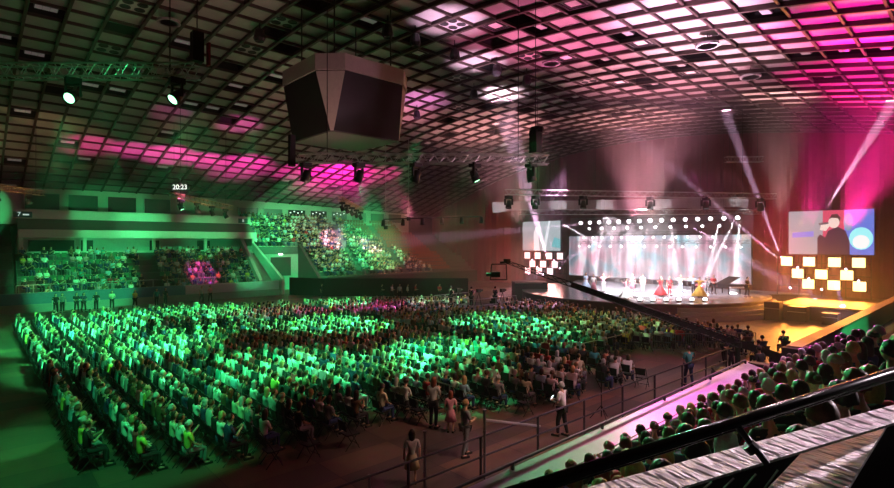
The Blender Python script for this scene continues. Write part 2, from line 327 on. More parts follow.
# upper windows of the far wall
GLASSD = mat('window_glass', (.03, .035, .035), .25, 0, .3, .8, spec=.4)
BLIND = mat('window_blind', (.3, .28, .25), .6)
wu = [(4.3, 7.3), (8.1, 10.9), (11.9, 14.8), (15.7, 18.6)] + [(27.1 + 3.63 * k, 27.1 + 3.63 * k + 2.75) for k in range(8)]
for n, (a, b) in enumerate(wu):
    z0, z1 = (10.0, 11.75) if n < 4 else (9.8, 11.2)
    w = MB()
    w.box((a - .1, 71.86, z0 - .1), (b + .1, 72.0, z0)); w.box((a - .1, 71.86, z1), (b + .1, 72.0, z1 + .1)); w.box((a - .1, 71.86, z0), (a, 72.0, z1)); w.box((b, 71.86, z0), (b + .1, 72.0, z1))
    wo = struct(w.build('window_%d' % (n + 1), WALLM))
    MB().box((a, 71.97, z0), (b, 72.0, z1)).build('pane', GLASSD if n not in (4, 5, 8, 9) else mat('window_glass_pale', (.22, .24, .24), .25), wo)
    if n in (6, 7, 8):
        g = MB()
        for q in range(4): g.box((a + .3 + q * .6, 71.94, z0 + .9 + .2 * (q % 2)), (a + .5 + q * .6, 71.97, z0 + 1.05 + .2 * (q % 2)))
        g.build('lit_lamp', mat('window_lamp', (.8, .8, .8), .5, emit=(1, .8, .6) if n == 7 else (1, .8, 1), strength=1.5), wo)
# gallery of boxes above the left stand
gl = MB(); gl.box((3.4, 67.9, 8.75), (27.2, 68.3, 9.75)); gl.box((3.4, 68.3, 8.75), (27.2, 72, 8.9)); gl.box((3.4, 65.2, 6.85), (26.9, 65.8, 7.65)); gl.box((3.4, 65.8, 6.85), (26.9, 71, 6.95)); gl.build('trim_2', LEDGE)['kind'] = 'structure'
sl = MB(); sl.add([(3.4, 65.8, 7.6), (27, 65.8, 7.6), (27, 67.9, 8.8), (3.4, 67.9, 8.8)], [(0, 1, 2, 3)]); sl.build('trim_3', mat('gallery_slope', (.10, .09, .09), .7))['kind'] = 'structure'
bx = MB(); bx.box((3.4, 66.0, 5.0), (26.9, 66.3, 5.45)); bx.box((3.4, 66.3, 4.8), (26.9, 69, 5.0))
for u in (3.5, 8.7, 15.2, 20.8, 26.6): bx.box((u, 65.9, 5.4), (u + .3, 66.2, 6.9))
bx.build('trim_4', LEDGE)['kind'] = 'structure'
GW = mat('gallery_back_wall', (.42, .44, .42), .6)
gb = MB(); gb.box((3.4, 69, 4.9), (27, 69.2, 7)); gb.box((3.4, 66.2, 4.9), (3.5, 69, 7)); gb.box((26.8, 66.2, 4.9), (26.9, 69, 7)); gb.build('wall_gallery', GW)['kind'] = 'structure'
gd = MB()
for u, w_ in ((4.4, 3.9), (8.9, 1.1), (15.6, 1.0), (20.9, 1.2), (21.6, .8)): gd.box((u, 68.9, 5.0), (u + w_, 68.98, 6.6))
gd.build('trim_5', BLACK)['kind'] = 'structure'

# ------------------------------------------------------------------ stands
SEATM = mat('stand_seat_plastic', (.05, .16, .09), .5); CONC = mat('stand_concrete', (.10, .10, .10), .85); GREENW = mat('stand_side_wall', (.40, .42, .40), .6)
def steps(u0, u1, v0, dv, z0, dz, n, k0=0, flip=1, base=0.0):
    mb = MB()
    for k in range(k0, n):
        a, b = v0 + flip * dv * k, v0 + flip * dv * (k + 1)
        mb.box((u0, min(a, b), base), (u1, max(a, b), z0 + dz * k))
    return mb
struct(steps(3.2, 25.2, 60.6, .88, .9, .72, 7).build('left_stand_tiers', CONC))
BARW = mat('barrier_boards', (.10, .16, .24), .5); BARL = mat('barrier_boards_light', (.62, .55, .62), .5)
b1 = MB(); b1.box((-6, 60.0, 0), (17, 60.35, 1.75)); b1.build('wall_barrier', BARW)['kind'] = 'structure'
b2 = MB(); b2.box((17, 60.0, 0), (27.5, 60.35, 1.75)); b2.build('wall_barrier', BARL)['kind'] = 'structure'
MB().box((-6, 59.9, 0), (27.5, 60.0, .75)).build('trim_6', mat('barrier_kick', (.3, .28, .27), .6))['kind'] = 'structure'
FZ0, FDZ, FV0, FDV, FN = 1.9, .56, 60.6, .78, 14
ft = steps(33.2, 53.2, FV0, FDV, FZ0, FDZ, FN)
for k in range(7, FN): ft.box((26.9, FV0 + FDV * k, FZ0 + FDZ * k - 1.0), (33.2, FV0 + FDV * (k + 1), FZ0 + FDZ * k))
for k in range(FN): ft.box((53.2, FV0 + FDV * k, 0), (62, FV0 + FDV * (k + 1), max(.5, min(FZ0 + FDZ * k, 4.5)) if k < 5 else FZ0 + FDZ * k * .8))
struct(ft.build('far_stand_tiers', CONC))
fw = MB(); fw.box((33.0, 60.0, 0), (62, 60.3, 1.75)); fw.build('wall_far_stand', mat('dark_drape', (.028, .018, .02), .85))['kind'] = 'structure'
# the entrance below the far stand
tn = MB()
tn.add([(25.2, 60.3, .9), (25.2, 67.3, 6.6), (25.6, 67.3, 6.6), (25.6, 60.3, .9), (25.2, 60.3, 1.9), (25.2, 66.3, 6.9), (25.6, 66.3, 6.9), (25.6, 60.3, 1.9)], [(0, 1, 5, 4), (2, 3, 7, 6), (4, 5, 6, 7), (0, 4, 7, 3), (1, 2, 6, 5)])
tn.add([(28.0, 60.3, .0), (26.6, 66.0, 5.4), (26.9, 66.0, 5.4), (28.4, 60.3, 0), (28.0, 60.3, 1.9), (26.6, 66.0, 6.4), (26.9, 66.0, 6.4), (28.4, 60.3, 1.9)], [(0, 1, 5, 4), (2, 3, 7, 6), (4, 5, 6, 7), (0, 4, 7, 3), (1, 2, 6, 5)])
tn.box((25.2, 66.2, 0), (33.2, 66.4, 5.9))
struct(tn.build('tunnel_walls', GREENW))
td = MB(); td.box((29.2, 66.1, 1.9), (32.0, 66.2, 4.4)); td.add([(33.0, 60.3, 1.75), (33.4, 60.3, 1.75), (33.4, 66, 6.2), (33.0, 66, 6.2), (33, 60.3, 0), (33.4, 60.3, 0), (33.4, 66, 0), (33, 66, 0)], [(0, 1, 2, 3), (0, 3, 7, 4), (1, 5, 6, 2), (0, 4, 5, 1)])
struct(td.build('tunnel_edges', mat('tunnel_dark', (.08, .05, .055), .7)))
# side section left of the boxes
sd = steps(-6, 3.0, 60.6, .88, .9, .72, 11); struct(sd.build('side_stand_tiers', CONC))
def rail_thing(name, label, p, q, h, n, mats, bars=2, r=.022, group=None, top=True):
    t = thing(name, label, 'railing', tuple((Vector(p) + Vector(q)) / 2), 0, group)
    o = Vector(t.location); p = Vector(p) - o; q = Vector(q) - o
    for k in range(n + 1):
        a = p.lerp(q, k / n); MB().tube(a, a + Vector((0, 0, h)), r * 1.3, 8).build('post', mats, t)
    for b in range(bars):
        z = Vector((0, 0, h * (1 - b / bars) - (.0 if top else .1)))
        MB().tube(p + z, q + z, r, 8).build('rail', mats, t)
    return t
rail_thing('barrier_railing', 'thin steel railing on top of the blue barrier below the left stand', (3, 60.5, 1.7), (14, 60.5, 1.7), .75, 9, STEEL, 1, .03)
rail_thing('barrier_railing', 'thin steel railing on top of the pale barrier below the left stand', (15.4, 60.5, 1.7), (25, 60.5, 1.7), .75, 8, STEEL, 1, .03)

# ------------------------------------------------------------------ people
def skin_mesh(name, verts, edges, radii, sub=1, root=0):
    me = bpy.data.meshes.new(name); me.from_pydata(verts, edges, []); o = bpy.data.objects.new(name, me); COL.objects.link(o)
    m = o.modifiers.new('s', 'SKIN'); m.use_smooth_shade = True
    for i, r in enumerate(radii):
        r = r if isinstance(r, tuple) else (r, r); me.skin_vertices[0].data[i].radius = r; me.skin_vertices[0].data[i].use_root = (i == root)
    if sub:
        s = o.modifiers.new('b', 'SUBSURF'); s.levels = sub; s.render_levels = sub
    dg = bpy.context.evaluated_depsgraph_get(); ev = o.evaluated_get(dg); out = bpy.data.meshes.new_from_object(ev)
    vs = [tuple(v.co) for v in out.vertices]; fs = [tuple(p.vertices) for p in out.polygons]
    bpy.data.objects.remove(o); bpy.data.meshes.remove(me); bpy.data.meshes.remove(out)
    return vs, fs

def pose_joints(kind, s=1.0, v=0):
    """joint positions, facing +x. v picks the arms"""
    if kind == 'sit':
        J = dict(pel=(0, 0, .53), bel=(-.02, 0, .70), che=(-.01, 0, .93), neb=(.0, 0, 1.09), nec=(.02, 0, 1.17), hed=(.035, 0, 1.29))
        for s_, y in (('L', 1), ('R', -1)):
            J['hip' + s_] = (.02, .09 * y, .52); J['kne' + s_] = (.44, .11 * y, .53); J['ank' + s_] = (.42, .12 * y, .10); J['toe' + s_] = (.58, .13 * y, .045)
            J['sho' + s_] = (-.01, .185 * y, 1.05)
            arm = v % 4
            if arm == 0: J['elb' + s_] = (.06, .24 * y, .78); J['wri' + s_] = (.28, .14 * y, .66); J['han' + s_] = (.37, .10 * y, .64)
            elif arm == 1: J['elb' + s_] = (.12, .23 * y, .80); J['wri' + s_] = (.32, .07 * y, .96); J['han' + s_] = (.38, .025 * y, 1.04)
            elif arm == 2:
                if y > 0: J['elb' + s_] = (.16, .24, .86); J['wri' + s_] = (.32, .16, 1.08); J['han' + s_] = (.37, .14, 1.17)
                else: J['elb' + s_] = (.06, -.24, .78); J['wri' + s_] = (.26, -.14, .66); J['han' + s_] = (.35, -.10, .64)
            else: J['elb' + s_] = (.10, .22 * y, .80); J['wri' + s_] = (.22, -.02 * y, .74 + .02 * y); J['han' + s_] = (.22, -.10 * y, .75 + .02 * y)
    else:
        J = dict(pel=(0, 0, .93), bel=(.0, 0, 1.10), che=(.0, 0, 1.32), neb=(.01, 0, 1.47), nec=(.02, 0, 1.54), hed=(.035, 0, 1.65))
        for s_, y in (('L', 1), ('R', -1)):
            st = .12 * y if v in (1, 3) else 0
            J['hip' + s_] = (.0, .09 * y, .90); J['kne' + s_] = (.03 + st * .6, .10 * y, .50); J['ank' + s_] = (-.02 + st, .10 * y, .09); J['toe' + s_] = (.12 + st, .13 * y, .04)
            J['sho' + s_] = (0, .19 * y, 1.42)
            if v in (0, 3): J['elb' + s_] = (-.02, .25 * y, 1.13); J['wri' + s_] = (.06, .26 * y, .88); J['han' + s_] = (.08, .25 * y, .79)
            elif v == 1: J['elb' + s_] = (.04, .25 * y, 1.14); J['wri' + s_] = (.26, .10 * y, 1.12); J['han' + s_] = (.34, .05 * y, 1.15)
            elif v == 2: J['elb' + s_] = (.06, .24 * y, 1.16); J['wri' + s_] = (.28, .08 * y, 1.28); J['han' + s_] = (.34, .04 * y, 1.35)
            elif v == 4: J['elb' + s_] = (.0, .42 * y, 1.36); J['wri' + s_] = (.05, .60 * y, 1.52); J['han' + s_] = (.06, .66 * y, 1.58)
            elif v == 5:
                if y > 0: J['elb' + s_] = (.16, .22, 1.28); J['wri' + s_] = (.18, .08, 1.52); J['han' + s_] = (.14, .03, 1.57)
                else: J['elb' + s_] = (.0, -.38, 1.28); J['wri' + s_] = (.1, -.58, 1.38); J['han' + s_] = (.12, -.66, 1.42)
    return {k: Vector(p) * s for k, p in J.items()}
HEAD_R = (.100, .081, .114)
def head_fn(v):
    x, y, z = v
    if z < 0: x2 = x * (1 - .18 * (-z)) + .06 * (-z); y2 = y * (1 - .30 * (-z))
    else: x2, y2 = x, y
    if x > .75 and abs(y) < .28 and -.35 < z < .15: x2 += .16
    if x > .6 and .2 < abs(y) < .6 and .0 < z < .3: x2 -= .07
    return (x2, y2, z)
def fingers(mb, wri, han, side, r=.008):
    d = (han - wri).normalized(); up = Vector((0, 0, 1)); a = d.cross(up)
    a = a.normalized() if a.length > .1 else Vector((0, 1, 0)); n = a.cross(d)
    for k, L in enumerate((.055, .066, .070, .060)):
        o = han + a * (k - 1.5) * .019; p1 = o + d * L * .55; p2 = p1 + (d * .75 - n * .65).normalized() * L * .5
        mb.tube(o - d * .02, p1, r, 6, r * .9); mb.tube(p1, p2, r * .9, 6, r * .7)
    t0 = han - d * .045 + a * .03 * side; t1 = t0 + (d * .6 + a * side * .7).normalized() * .035; mb.tube(t0, t1, r * 1.1, 6, r); mb.tube(t1, t1 + d * .028, r, 6, r * .7)
def body_parts(kind, v, sub, sc=1.0, dress=False, hands=False, female=False, turn=0.0):
    """four MB: body, shirt, trousers (or dress), shoes"""
    J = pose_joints(kind, 1.0, v); T = .92 if female else 1.0
    names = ['pel', 'bel', 'che', 'neb', 'nec', 'hed', 'hipL', 'kneL', 'ankL', 'toeL', 'hipR', 'kneR', 'ankR', 'toeR', 'shoL', 'elbL', 'wriL', 'hanL', 'shoR', 'elbR', 'wriR', 'hanR']
    R = dict(pel=(.14, .11), bel=(.13 * T, .10), che=(.155 * T, .11), neb=(.07, .06), nec=(.05, .05), hed=(.05, .05), hip=.09, kne=.058, ank=.038, toe=.035, sho=.06 * T, elb=.042 * T, wri=.027, han=(.022, .036))
    E = [('pel', 'bel'), ('bel', 'che'), ('che', 'neb'), ('neb', 'nec'), ('nec', 'hed')]
    for s in 'LR': E += [('pel', 'hip' + s), ('hip' + s, 'kne' + s), ('kne' + s, 'ank' + s), ('ank' + s, 'toe' + s), ('che', 'sho' + s), ('sho' + s, 'elb' + s), ('elb' + s, 'wri' + s), ('wri' + s, 'han' + s)]
    def rr(n, g): r = R[n.rstrip('LR')] if n[:3] != 'pel' and n.rstrip('LR') in R else R[n[:3]]; return tuple(x + g for x in r) if isinstance(r, tuple) else r + g
    def sk(ns, g, override=None):
        idx = {n: i for i, n in enumerate(ns)}; P = dict(J); P.update(override or {})
        def r2(n):
            q = g - (.032 if g == 0 and n in ('che', 'bel', 'pel', 'shoL', 'shoR') else .018 if g == 0 and n in ('hipL', 'hipR', 'kneL', 'kneR') else 0)
            return rr(n, q)
        vs, fs = skin_mesh('t', [tuple(P[n]) for n in ns], [(idx[a], idx[b]) for a, b in E if a in idx and b in idx], [r2(n) for n in ns], sub)
        return MB().add(vs, fs)
    body = sk(names, 0.0)
    hd = J['hed']
    ct, st = math.cos(turn), math.sin(turn)
    def hf(q):
        x, y, z = head_fn(q); return (x, y, z)
    hm = MB(); n_ = (16, 12) if sub else (10, 7)
    hm.ell((0, 0, 0), HEAD_R, n_[0], n_[1], fn=hf)
    if sub:
        for y in (1, -1): hm.ell((.0, .078 * y, -.01), (.022, .012, .032), 6, 5)
    hm.v = [(hd.x + x * ct - y * st, hd.y + x * st + y * ct, hd.z + z) for x, y, z in hm.v]
    body.add(hm.v, hm.f)
    if sub:
        eye = MB()
        for y in (1, -1): eye.ell((.083, .033 * y, .012), (.012, .013, .008), 6, 5); 
        eye.ell((.082, 0, -.062), (.01, .026, .007), 6, 4)
        eye.v = [(hd.x + x * ct - y * st, hd.y + x * st + y * ct, hd.z + z) for x, y, z in eye.v]
        body.add(eye.v, eye.f, 1)
    if hands:
        for s, sd in (('L', -1), ('R', 1)): fingers(body, J['wri' + s], J['han' + s], sd)
    el = {}
    for s in 'LR': el['elb' + s] = J['sho' + s].lerp(J['elb' + s], .85)
    shirt = sk(['che', 'bel', 'pel', 'neb', 'shoL', 'elbL', 'shoR', 'elbR'], .016, el)
    if dress and kind == 'stand':
        zt = J['pel'].z + .08
        tr = MB(); hem = dress
        prof = [(.135, 0), (.17, -.12), (.17 + (zt - hem) * .18 * (3 if hem < .2 else 1), hem - zt), (.001, hem - zt + .05)]
        nn = 28; vs = []; fs = []
        for j, (r, h) in enumerate(prof):
            for k in range(nn): t = 2 * PI * k / nn; q = r * (1 + (.06 * math.sin(t * 7) if j == 2 else 0)); vs.append((q * .85 * math.cos(t), q * math.sin(t), zt + h))
        for j in range(3):
            for k in range(nn): fs.append((j * nn + k, j * nn + (k + 1) % nn, (j + 1) * nn + (k + 1) % nn, (j + 1) * nn + k))
        tr.add(vs, fs)
    else: tr = sk(['pel', 'hipL', 'kneL', 'ankL', 'hipR', 'kneR', 'ankR'], .014)
    shoes = [MB(), MB()]
    for q, s in enumerate('LR'): a, b = J['ank' + s], J['toe' + s]; shoes[q].bar((a.x - .05, a.y, .035), (b.x + .07, b.y, .032), .09, .068)
    if sc != 1.0:
        for q in (body, shirt, tr, *shoes): q.v = [(x * sc, y * sc, z * sc) for x, y, z in q.v]
    return body, shirt, tr, shoes, J['hed'] * sc, sc
def hair_mb(style, hd, sc=1.0, lod=1, turn=0.0):
    mb = MB(); n = (24, 15) if lod else (9, 6); R_ = Vector((HEAD_R[0] * 1.14, HEAD_R[1] * 1.2, HEAD_R[2] * 1.08))
    def fn(v):
        x, y, z = v
        if style == 'short':
            if z < -.15: k = max(.3, 1 - (-.15 - z) * .95); x, y, z = x * k - .16, y * k, -.15 - (-.15 - z) * .85
            if x > .45: x = .45 + (x - .45) * .25 - (.35 if z < .45 else 0)
        elif style == 'bald':
            if z > .45: z = .45 + (z - .45) * .3; x *= .7; y *= .95
            if z < -.15: k = max(0, 1 - (-.15 - z) * 1.6); x, y, z = x * k - .1, y * k, -.15 - (-.15 - z) * .5
            if x > .1: x = .1 - (x - .1) * .4
        elif style == 'bun':
            if z < -.1: k = max(0, 1 - (-.1 - z) * 1.2); x, y, z = x * k - .15, y * k, -.1 - (-.1 - z) * .5
            if x > .4: x = .4 + (x - .4) * .25 - (.35 if z < .45 else 0)
        else:
            if z < 0: x = x * .75 - .30 * min(1, -z * 2); y *= 1.12; z = z * (2.7 if style == 'long' else 1.55)
            if x > .35: x = .35 + (x - .35) * .3 - (.5 if z < .4 else 0)
        return (x, y, z)
    mb.ell((-.008, 0, .012), R_, n[0], n[1], fn=fn)
    if style == 'bun': mb.ell((-.12, 0, .07), (.05, .05, .045), 8, 6)
    if lod:
        rr = random.Random(3); mb.v = [(x * (1 + .05 * math.sin(y * 90 + z * 40) + .03 * math.sin(z * 130)) + rr.uniform(-.003, .003), y * (1 + .05 * math.sin(x * 100 + z * 55)) + rr.uniform(-.003, .003), z + .005 * math.sin(x * 110 + y * 80) + rr.uniform(-.003, .003)) for x, y, z in mb.v]
    ct, st = math.cos(turn), math.sin(turn)
    mb.v = [(hd.x + (x * ct - y * st) * sc, hd.y + (x * st + y * ct) * sc, hd.z + z * sc) for x, y, z in mb.v]
    return mb
EYEM = mat('eye_and_mouth', (.05, .02, .02), .4); SHOE = mat('shoe_leather', (.02, .018, .016), .5)
TEMPL = {}
def person_meshes(kind, v, sub, sc, dress, hands, female, style, turn):
    key = (kind, v, sub, sc, dress, hands, female, turn)
    if key not in TEMPL:
        b, s, t, sh, hd, sc_ = body_parts(kind, v, sub, sc, dress, hands, female, turn)
        TEMPL[key] = (b.mesh('body', [SKINS[0], EYEM], True), s.mesh('shirt', CLOTH['white'], True), t.mesh('trousers', CLOTH['black'], True), [q.mesh('shoe', SHOE) for q in sh], hd)
    hk = key + (style,)
    if hk not in TEMPL: TEMPL[hk] = hair_mb(style, TEMPL[key][4], sc, 1, turn).mesh('hair', HAIRS['dark'], True)
    return TEMPL[key], TEMPL[hk]
def slot(o, m, i=0):
    o.material_slots[i].link = 'OBJECT'; o.material_slots[i].material = m
def person(label, loc, rz, kind='sit', v=0, sc=1.0, shirt='white', legs='black', hair='dark', style='short', dress=False, female=False, hands=False, sub=1, turn=0.0, group=None, skin=0, lite=False):
    (bm_, sm_, tm_, hm_, hd), hr = person_meshes(kind, v, sub, sc, dress, hands, female, style, turn)
    o = bpy.data.objects.new('person', bm_); COL.objects.link(o); slot(o, SKINS[skin]); o.location = loc; o.rotation_euler = (0, 0, rz); tag(o, label, 'person', group)
    for nm, me, m in (('hair', hr, HAIRS[hair]), ('shirt' if not dress else 'bodice', sm_, CLOTH[shirt]), ('trousers' if not dress else 'skirt', tm_, CLOTH[legs]), ('shoe', hm_[0], SHOE), ('shoe', hm_[1], SHOE)):
        if lite and nm == 'shoe': continue
        c = bpy.data.objects.new(nm, me); COL.objects.link(c); c.parent = o; slot(c, m)
    return o

# ------------------------------------------------------------------ chair
def chair_proto():
    t = thing('folding_chair', '', 'chair')
    MB().box((-.2, -.22, .42), (.24, .22, .46)).build('seat', BLACK, t)
    MB().add([(-.21, -.21, .58), (-.21, .21, .58), (-.27, .21, .88), (-.27, -.21, .88), (-.23, -.21, .58), (-.23, .21, .58), (-.29, .21, .88), (-.29, -.21, .88)], [(0, 1, 2, 3), (7, 6, 5, 4), (0, 4, 5, 1), (2, 6, 7, 3), (1, 5, 6, 2), (0, 3, 7, 4)]).build('backrest', BLACK, t)
    for y in (-.23, .23): MB().tube((.22, y, .0), (-.28, y, .9), .014, 6).build('front_leg', DARK, t); MB().tube((-.26, y, 0), (.12, y, .44), .014, 6).build('rear_leg', DARK, t)
    MB().tube((.2, -.23, .1), (.2, .23, .1), .01, 6).build('stretcher', DARK, t)
    return t
CH0 = chair_proto(); ch_used = [False]
def chair(loc, rz, label, group):
    o = CH0 if not ch_used[0] else copy_tree(CH0); ch_used[0] = True
    o.location = loc; o.rotation_euler = (0, 0, rz); o['label'] = label; o['group'] = group; return o

# ------------------------------------------------------------------ chamfered far corner, near stand, rest of the setting
def wall_seg(mb, p, q, z1, th=.3, z0=0):
    p, q = Vector((*p, 0)), Vector((*q, 0)); d = (q - p).normalized(); n = Vector((-d.y, d.x, 0)) * th
    mb.prism([(p.x, p.y), (q.x, q.y), (q.x + n.x, q.y + n.y), (p.x + n.x, p.y + n.y)], z0, z1)
cw = MB(); wall_seg(cw, (28.6, 59.5), (30.8, 55), 2.1); wall_seg(cw, (30.8, 55), (43.5, 43.6), 2.1); struct(cw.build('wall_far_stand', MATS['dark_drape']))
NT = MB()
NV0, NDV, NZ0, NDZ = 4.95, .82, 1.28, .51
for k in range(9): NT.box((-6, NV0 + .35 - NDV * (k + 1), 0), (62, NV0 + .35 - NDV * k, NZ0 + NDZ * k))

struct(NT.build('near_stand_tiers', mat('near_stand_steps', (.025, .022, .025), .85))); struct(MB().box((-6, NV0 + .35, 0), (20.6, 5.8, .9)).box((25.4, NV0 + .35, 0), (60, 5.8, .8)).build('near_stand_walkway', mat('walkway_dark', (.02, .018, .02), .8)))
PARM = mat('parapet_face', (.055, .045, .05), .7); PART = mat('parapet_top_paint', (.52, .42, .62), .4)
pw = MB(); pw.box((-6, 5.85, 0), (20.6, 6.45, 1.86)); struct(pw.build('wall_parapet', PARM))
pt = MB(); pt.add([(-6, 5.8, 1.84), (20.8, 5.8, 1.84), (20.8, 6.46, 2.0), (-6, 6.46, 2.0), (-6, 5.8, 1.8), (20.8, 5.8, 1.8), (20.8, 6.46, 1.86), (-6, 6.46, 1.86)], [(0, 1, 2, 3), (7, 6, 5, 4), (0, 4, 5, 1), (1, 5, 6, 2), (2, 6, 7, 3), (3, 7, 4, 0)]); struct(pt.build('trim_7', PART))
pw2 = MB(); pw2.box((25.0, 5.85, 0), (60, 6.1, 1.95)); struct(pw2.build('wall_parapet', GREENW))
pt2 = MB(); pt2.box((24.9, 5.75, 1.95), (60, 6.3, 2.06)); struct(pt2.build('trim_8', mat('parapet_coping', (.35, .22, .18), .5)))
tb = MB(); tb.box((20.6, 2.2, 0), (21.0, 6.4, 2.0)); tb.box((24.6, 2.2, 0), (25.0, 6.4, 2.0)); struct(tb.build('wall_tunnel', PARM))
rail_thing('parapet_handrail', 'low tube rail on the pale parapet in front of the near seats', (-2, 6.42, 1.95), (20.4, 6.42, 1.95), .16, 7, DSTEEL, 1, .03)

# ------------------------------------------------------------------ seats in the stands
def seat_rows(name, label, rows, m):
    mb = MB()
    for (u, v, z, f) in rows:
        mb.box((u - .2, v - .2, z + .36), (u + .2, v + .2, z + .42)); mb.box((u - .2, v + (.2 if f > 0 else -.26), z + .4), (u + .2, v + (.26 if f > 0 else -.2), z + .82))
    o = mb.build(name, m); tag(o, label, 'seats', kind='stuff'); return o
left_seats = []; far_seats = []; far_empty = []
for k in range(6):
    v, z = 61.05 + .88 * k, .9 + .72 * k
    u = 3.7
    while u < 25.0:
        if not 13.4 < u < 15.0: left_seats.append((u, v, z))
        u += .56
for k in range(FN):
    v, z = FV0 + FDV * (k + .55), FZ0 + FDZ * k
    u = 27.3 if k >= 7 else 33.8
    while u < 57:
        e = 56.5 - k * .75
        aisle = abs(u - 39.5 - k * .1) < .5 or abs(u - 47.5) < .5
        if not aisle:
            (far_seats if u < min(e - 4, 52.8) else far_empty).append((u, v, z if u < 53.2 else (max(.5, min(z, 4.5)) if k < 5 else z * .8)))
        u += .53
side_seats = [(-5.5 + .56 * i, 61.05 + .88 * k, .9 + .72 * k) for k in range(11) for i in range(14)]
seat_rows('stadium_seats', 'rows of dark green plastic seats in the left stand', [(*s, 1) for s in left_seats + side_seats], SEATM)
seat_rows('stadium_seats', 'rows of orange plastic seats at the stage end of the far stand', [(*s, 1) for s in far_empty], mat('orange_seat', (.3, .07, .04), .5))

# ------------------------------------------------------------------ floor crowd
def ip(x, pts):
    if x <= pts[0][0]: return pts[0][1]
    for (a, b), (c, d) in zip(pts, pts[1:]):
        if x <= c: return b + (d - b) * (x - a) / (c - a)
    return pts[-1][1]
VMIN = [(2, 18.2), (3, 16.2), (5.2, 15.2), (9.8, 14.9), (12.7, 14.8), (14, 13.4), (17, 11.9), (22.4, 11.6), (22.6, 15.6), (27.5, 15.3), (29, 14.2), (33.7, 10.6), (40, 10.5)]
VMAX = [(2, 47), (12, 47), (17, 44.2), (25.5, 41.7), (31, 38.5), (37, 32), (40, 28)]
UMAX = [(10, 34.2), (14, 35.6), (18, 37.0), (22, 36.0), (27, 38), (32, 36.5), (50, 34)]
def in_platform(u, v): return 29.3 < u < 35.2 and 28.6 < v < 34.4
seats = []   # (u, v, row, seat)
u = 2.4; row = 0
while u < 39:
    v = ip(u, VMIN); n = 0
    while v < ip(u, VMAX):
        if u < ip(v, UMAX) and not in_platform(u, v) and not (33.0 < v < 34.3) and not (20.2 < u < 21.2 and v > 12.5):
            seats.append((u + rnd.uniform(-.05, .05), v + rnd.uniform(-.04, .04), row, n)); n += 1
        v += .57
    row += 1; u += 1.02
CLK = list(CLOTH); CW_ = [24, 6, 4, 4, 2, 3, 4, 9, 14, 30, 6, 3]
HK = ['dark', 'brown', 'blond', 'grey', 'auburn']; HW = [34, 28, 14, 16, 6]
def pick(): 
    fem = rnd.random() < .55
    return rnd.choices(CLK, CW_)[0], rnd.choices(HK, HW)[0], rnd.choice(['long', 'bob', 'bun', 'bob', 'long']) if fem else rnd.choice(['short', 'short', 'short', 'bald']), fem
DESC = {'long': 'long {} hair', 'bob': 'bobbed {} hair', 'bun': '{} hair in a bun', 'short': 'short {} hair', 'bald': 'thinning {} hair'}
ARM = {0: 'hands on lap', 1: 'clapping', 2: 'holding up one hand', 3: 'arms folded'}
depth = lambda u, v: u * FWD.x + v * FWD.y
N_FLOOR = 118
vis = [s for s in seats if rnd.random() < .95]
front = sorted([s for s in vis if -.95 < (s[0] * RIGHT.x + s[1] * RIGHT.y) / depth(s[0], s[1]) < .95], key=lambda s: depth(s[0], s[1]))[:N_FLOOR]
fs = set(front); rest = [s for s in vis if s not in fs]
for (u, v, r_, n) in front:
    c, h, st, fem = pick(); a = rnd.choice([0, 0, 1, 1, 2, 3]); tn_ = rnd.choice([-.3, 0, .35])
    person('%s-clad spectator, %s, %s seat in, %s row from left aisle' % (c, DESC[st].format(h), ORD[n], ORD[r_]),
           (u, v, 0), rnd.uniform(-.12, .12) + .25 * math.atan2(26 - v, 52 - u), 'sit', a, 1.0 if not fem else .95, c, rnd.choice(['black', 'dark blue', 'grey', 'black']), h, st, female=fem, turn=tn_, group='seated spectators on the floor', skin=rnd.randrange(3))
    chair((u, v, 0), 0, 'black folding chair, %s seat in, %s row from left aisle' % (ORD[n], ORD[r_]), 'folding chairs on the floor')
# empty chairs at the near edge
for n, (u, v) in enumerate([(6.3, 14.2), (7.3, 13.9), (8.6, 13.8), (11.6, 14.1), (15.0, 12.1), (21.6, 10.9)]):
    chair((u, v, 0), rnd.uniform(-.2, .2), 'empty black folding chair at the near edge of the floor seating, %s from the left' % ORD[n], 'empty folding chairs at the near edge')

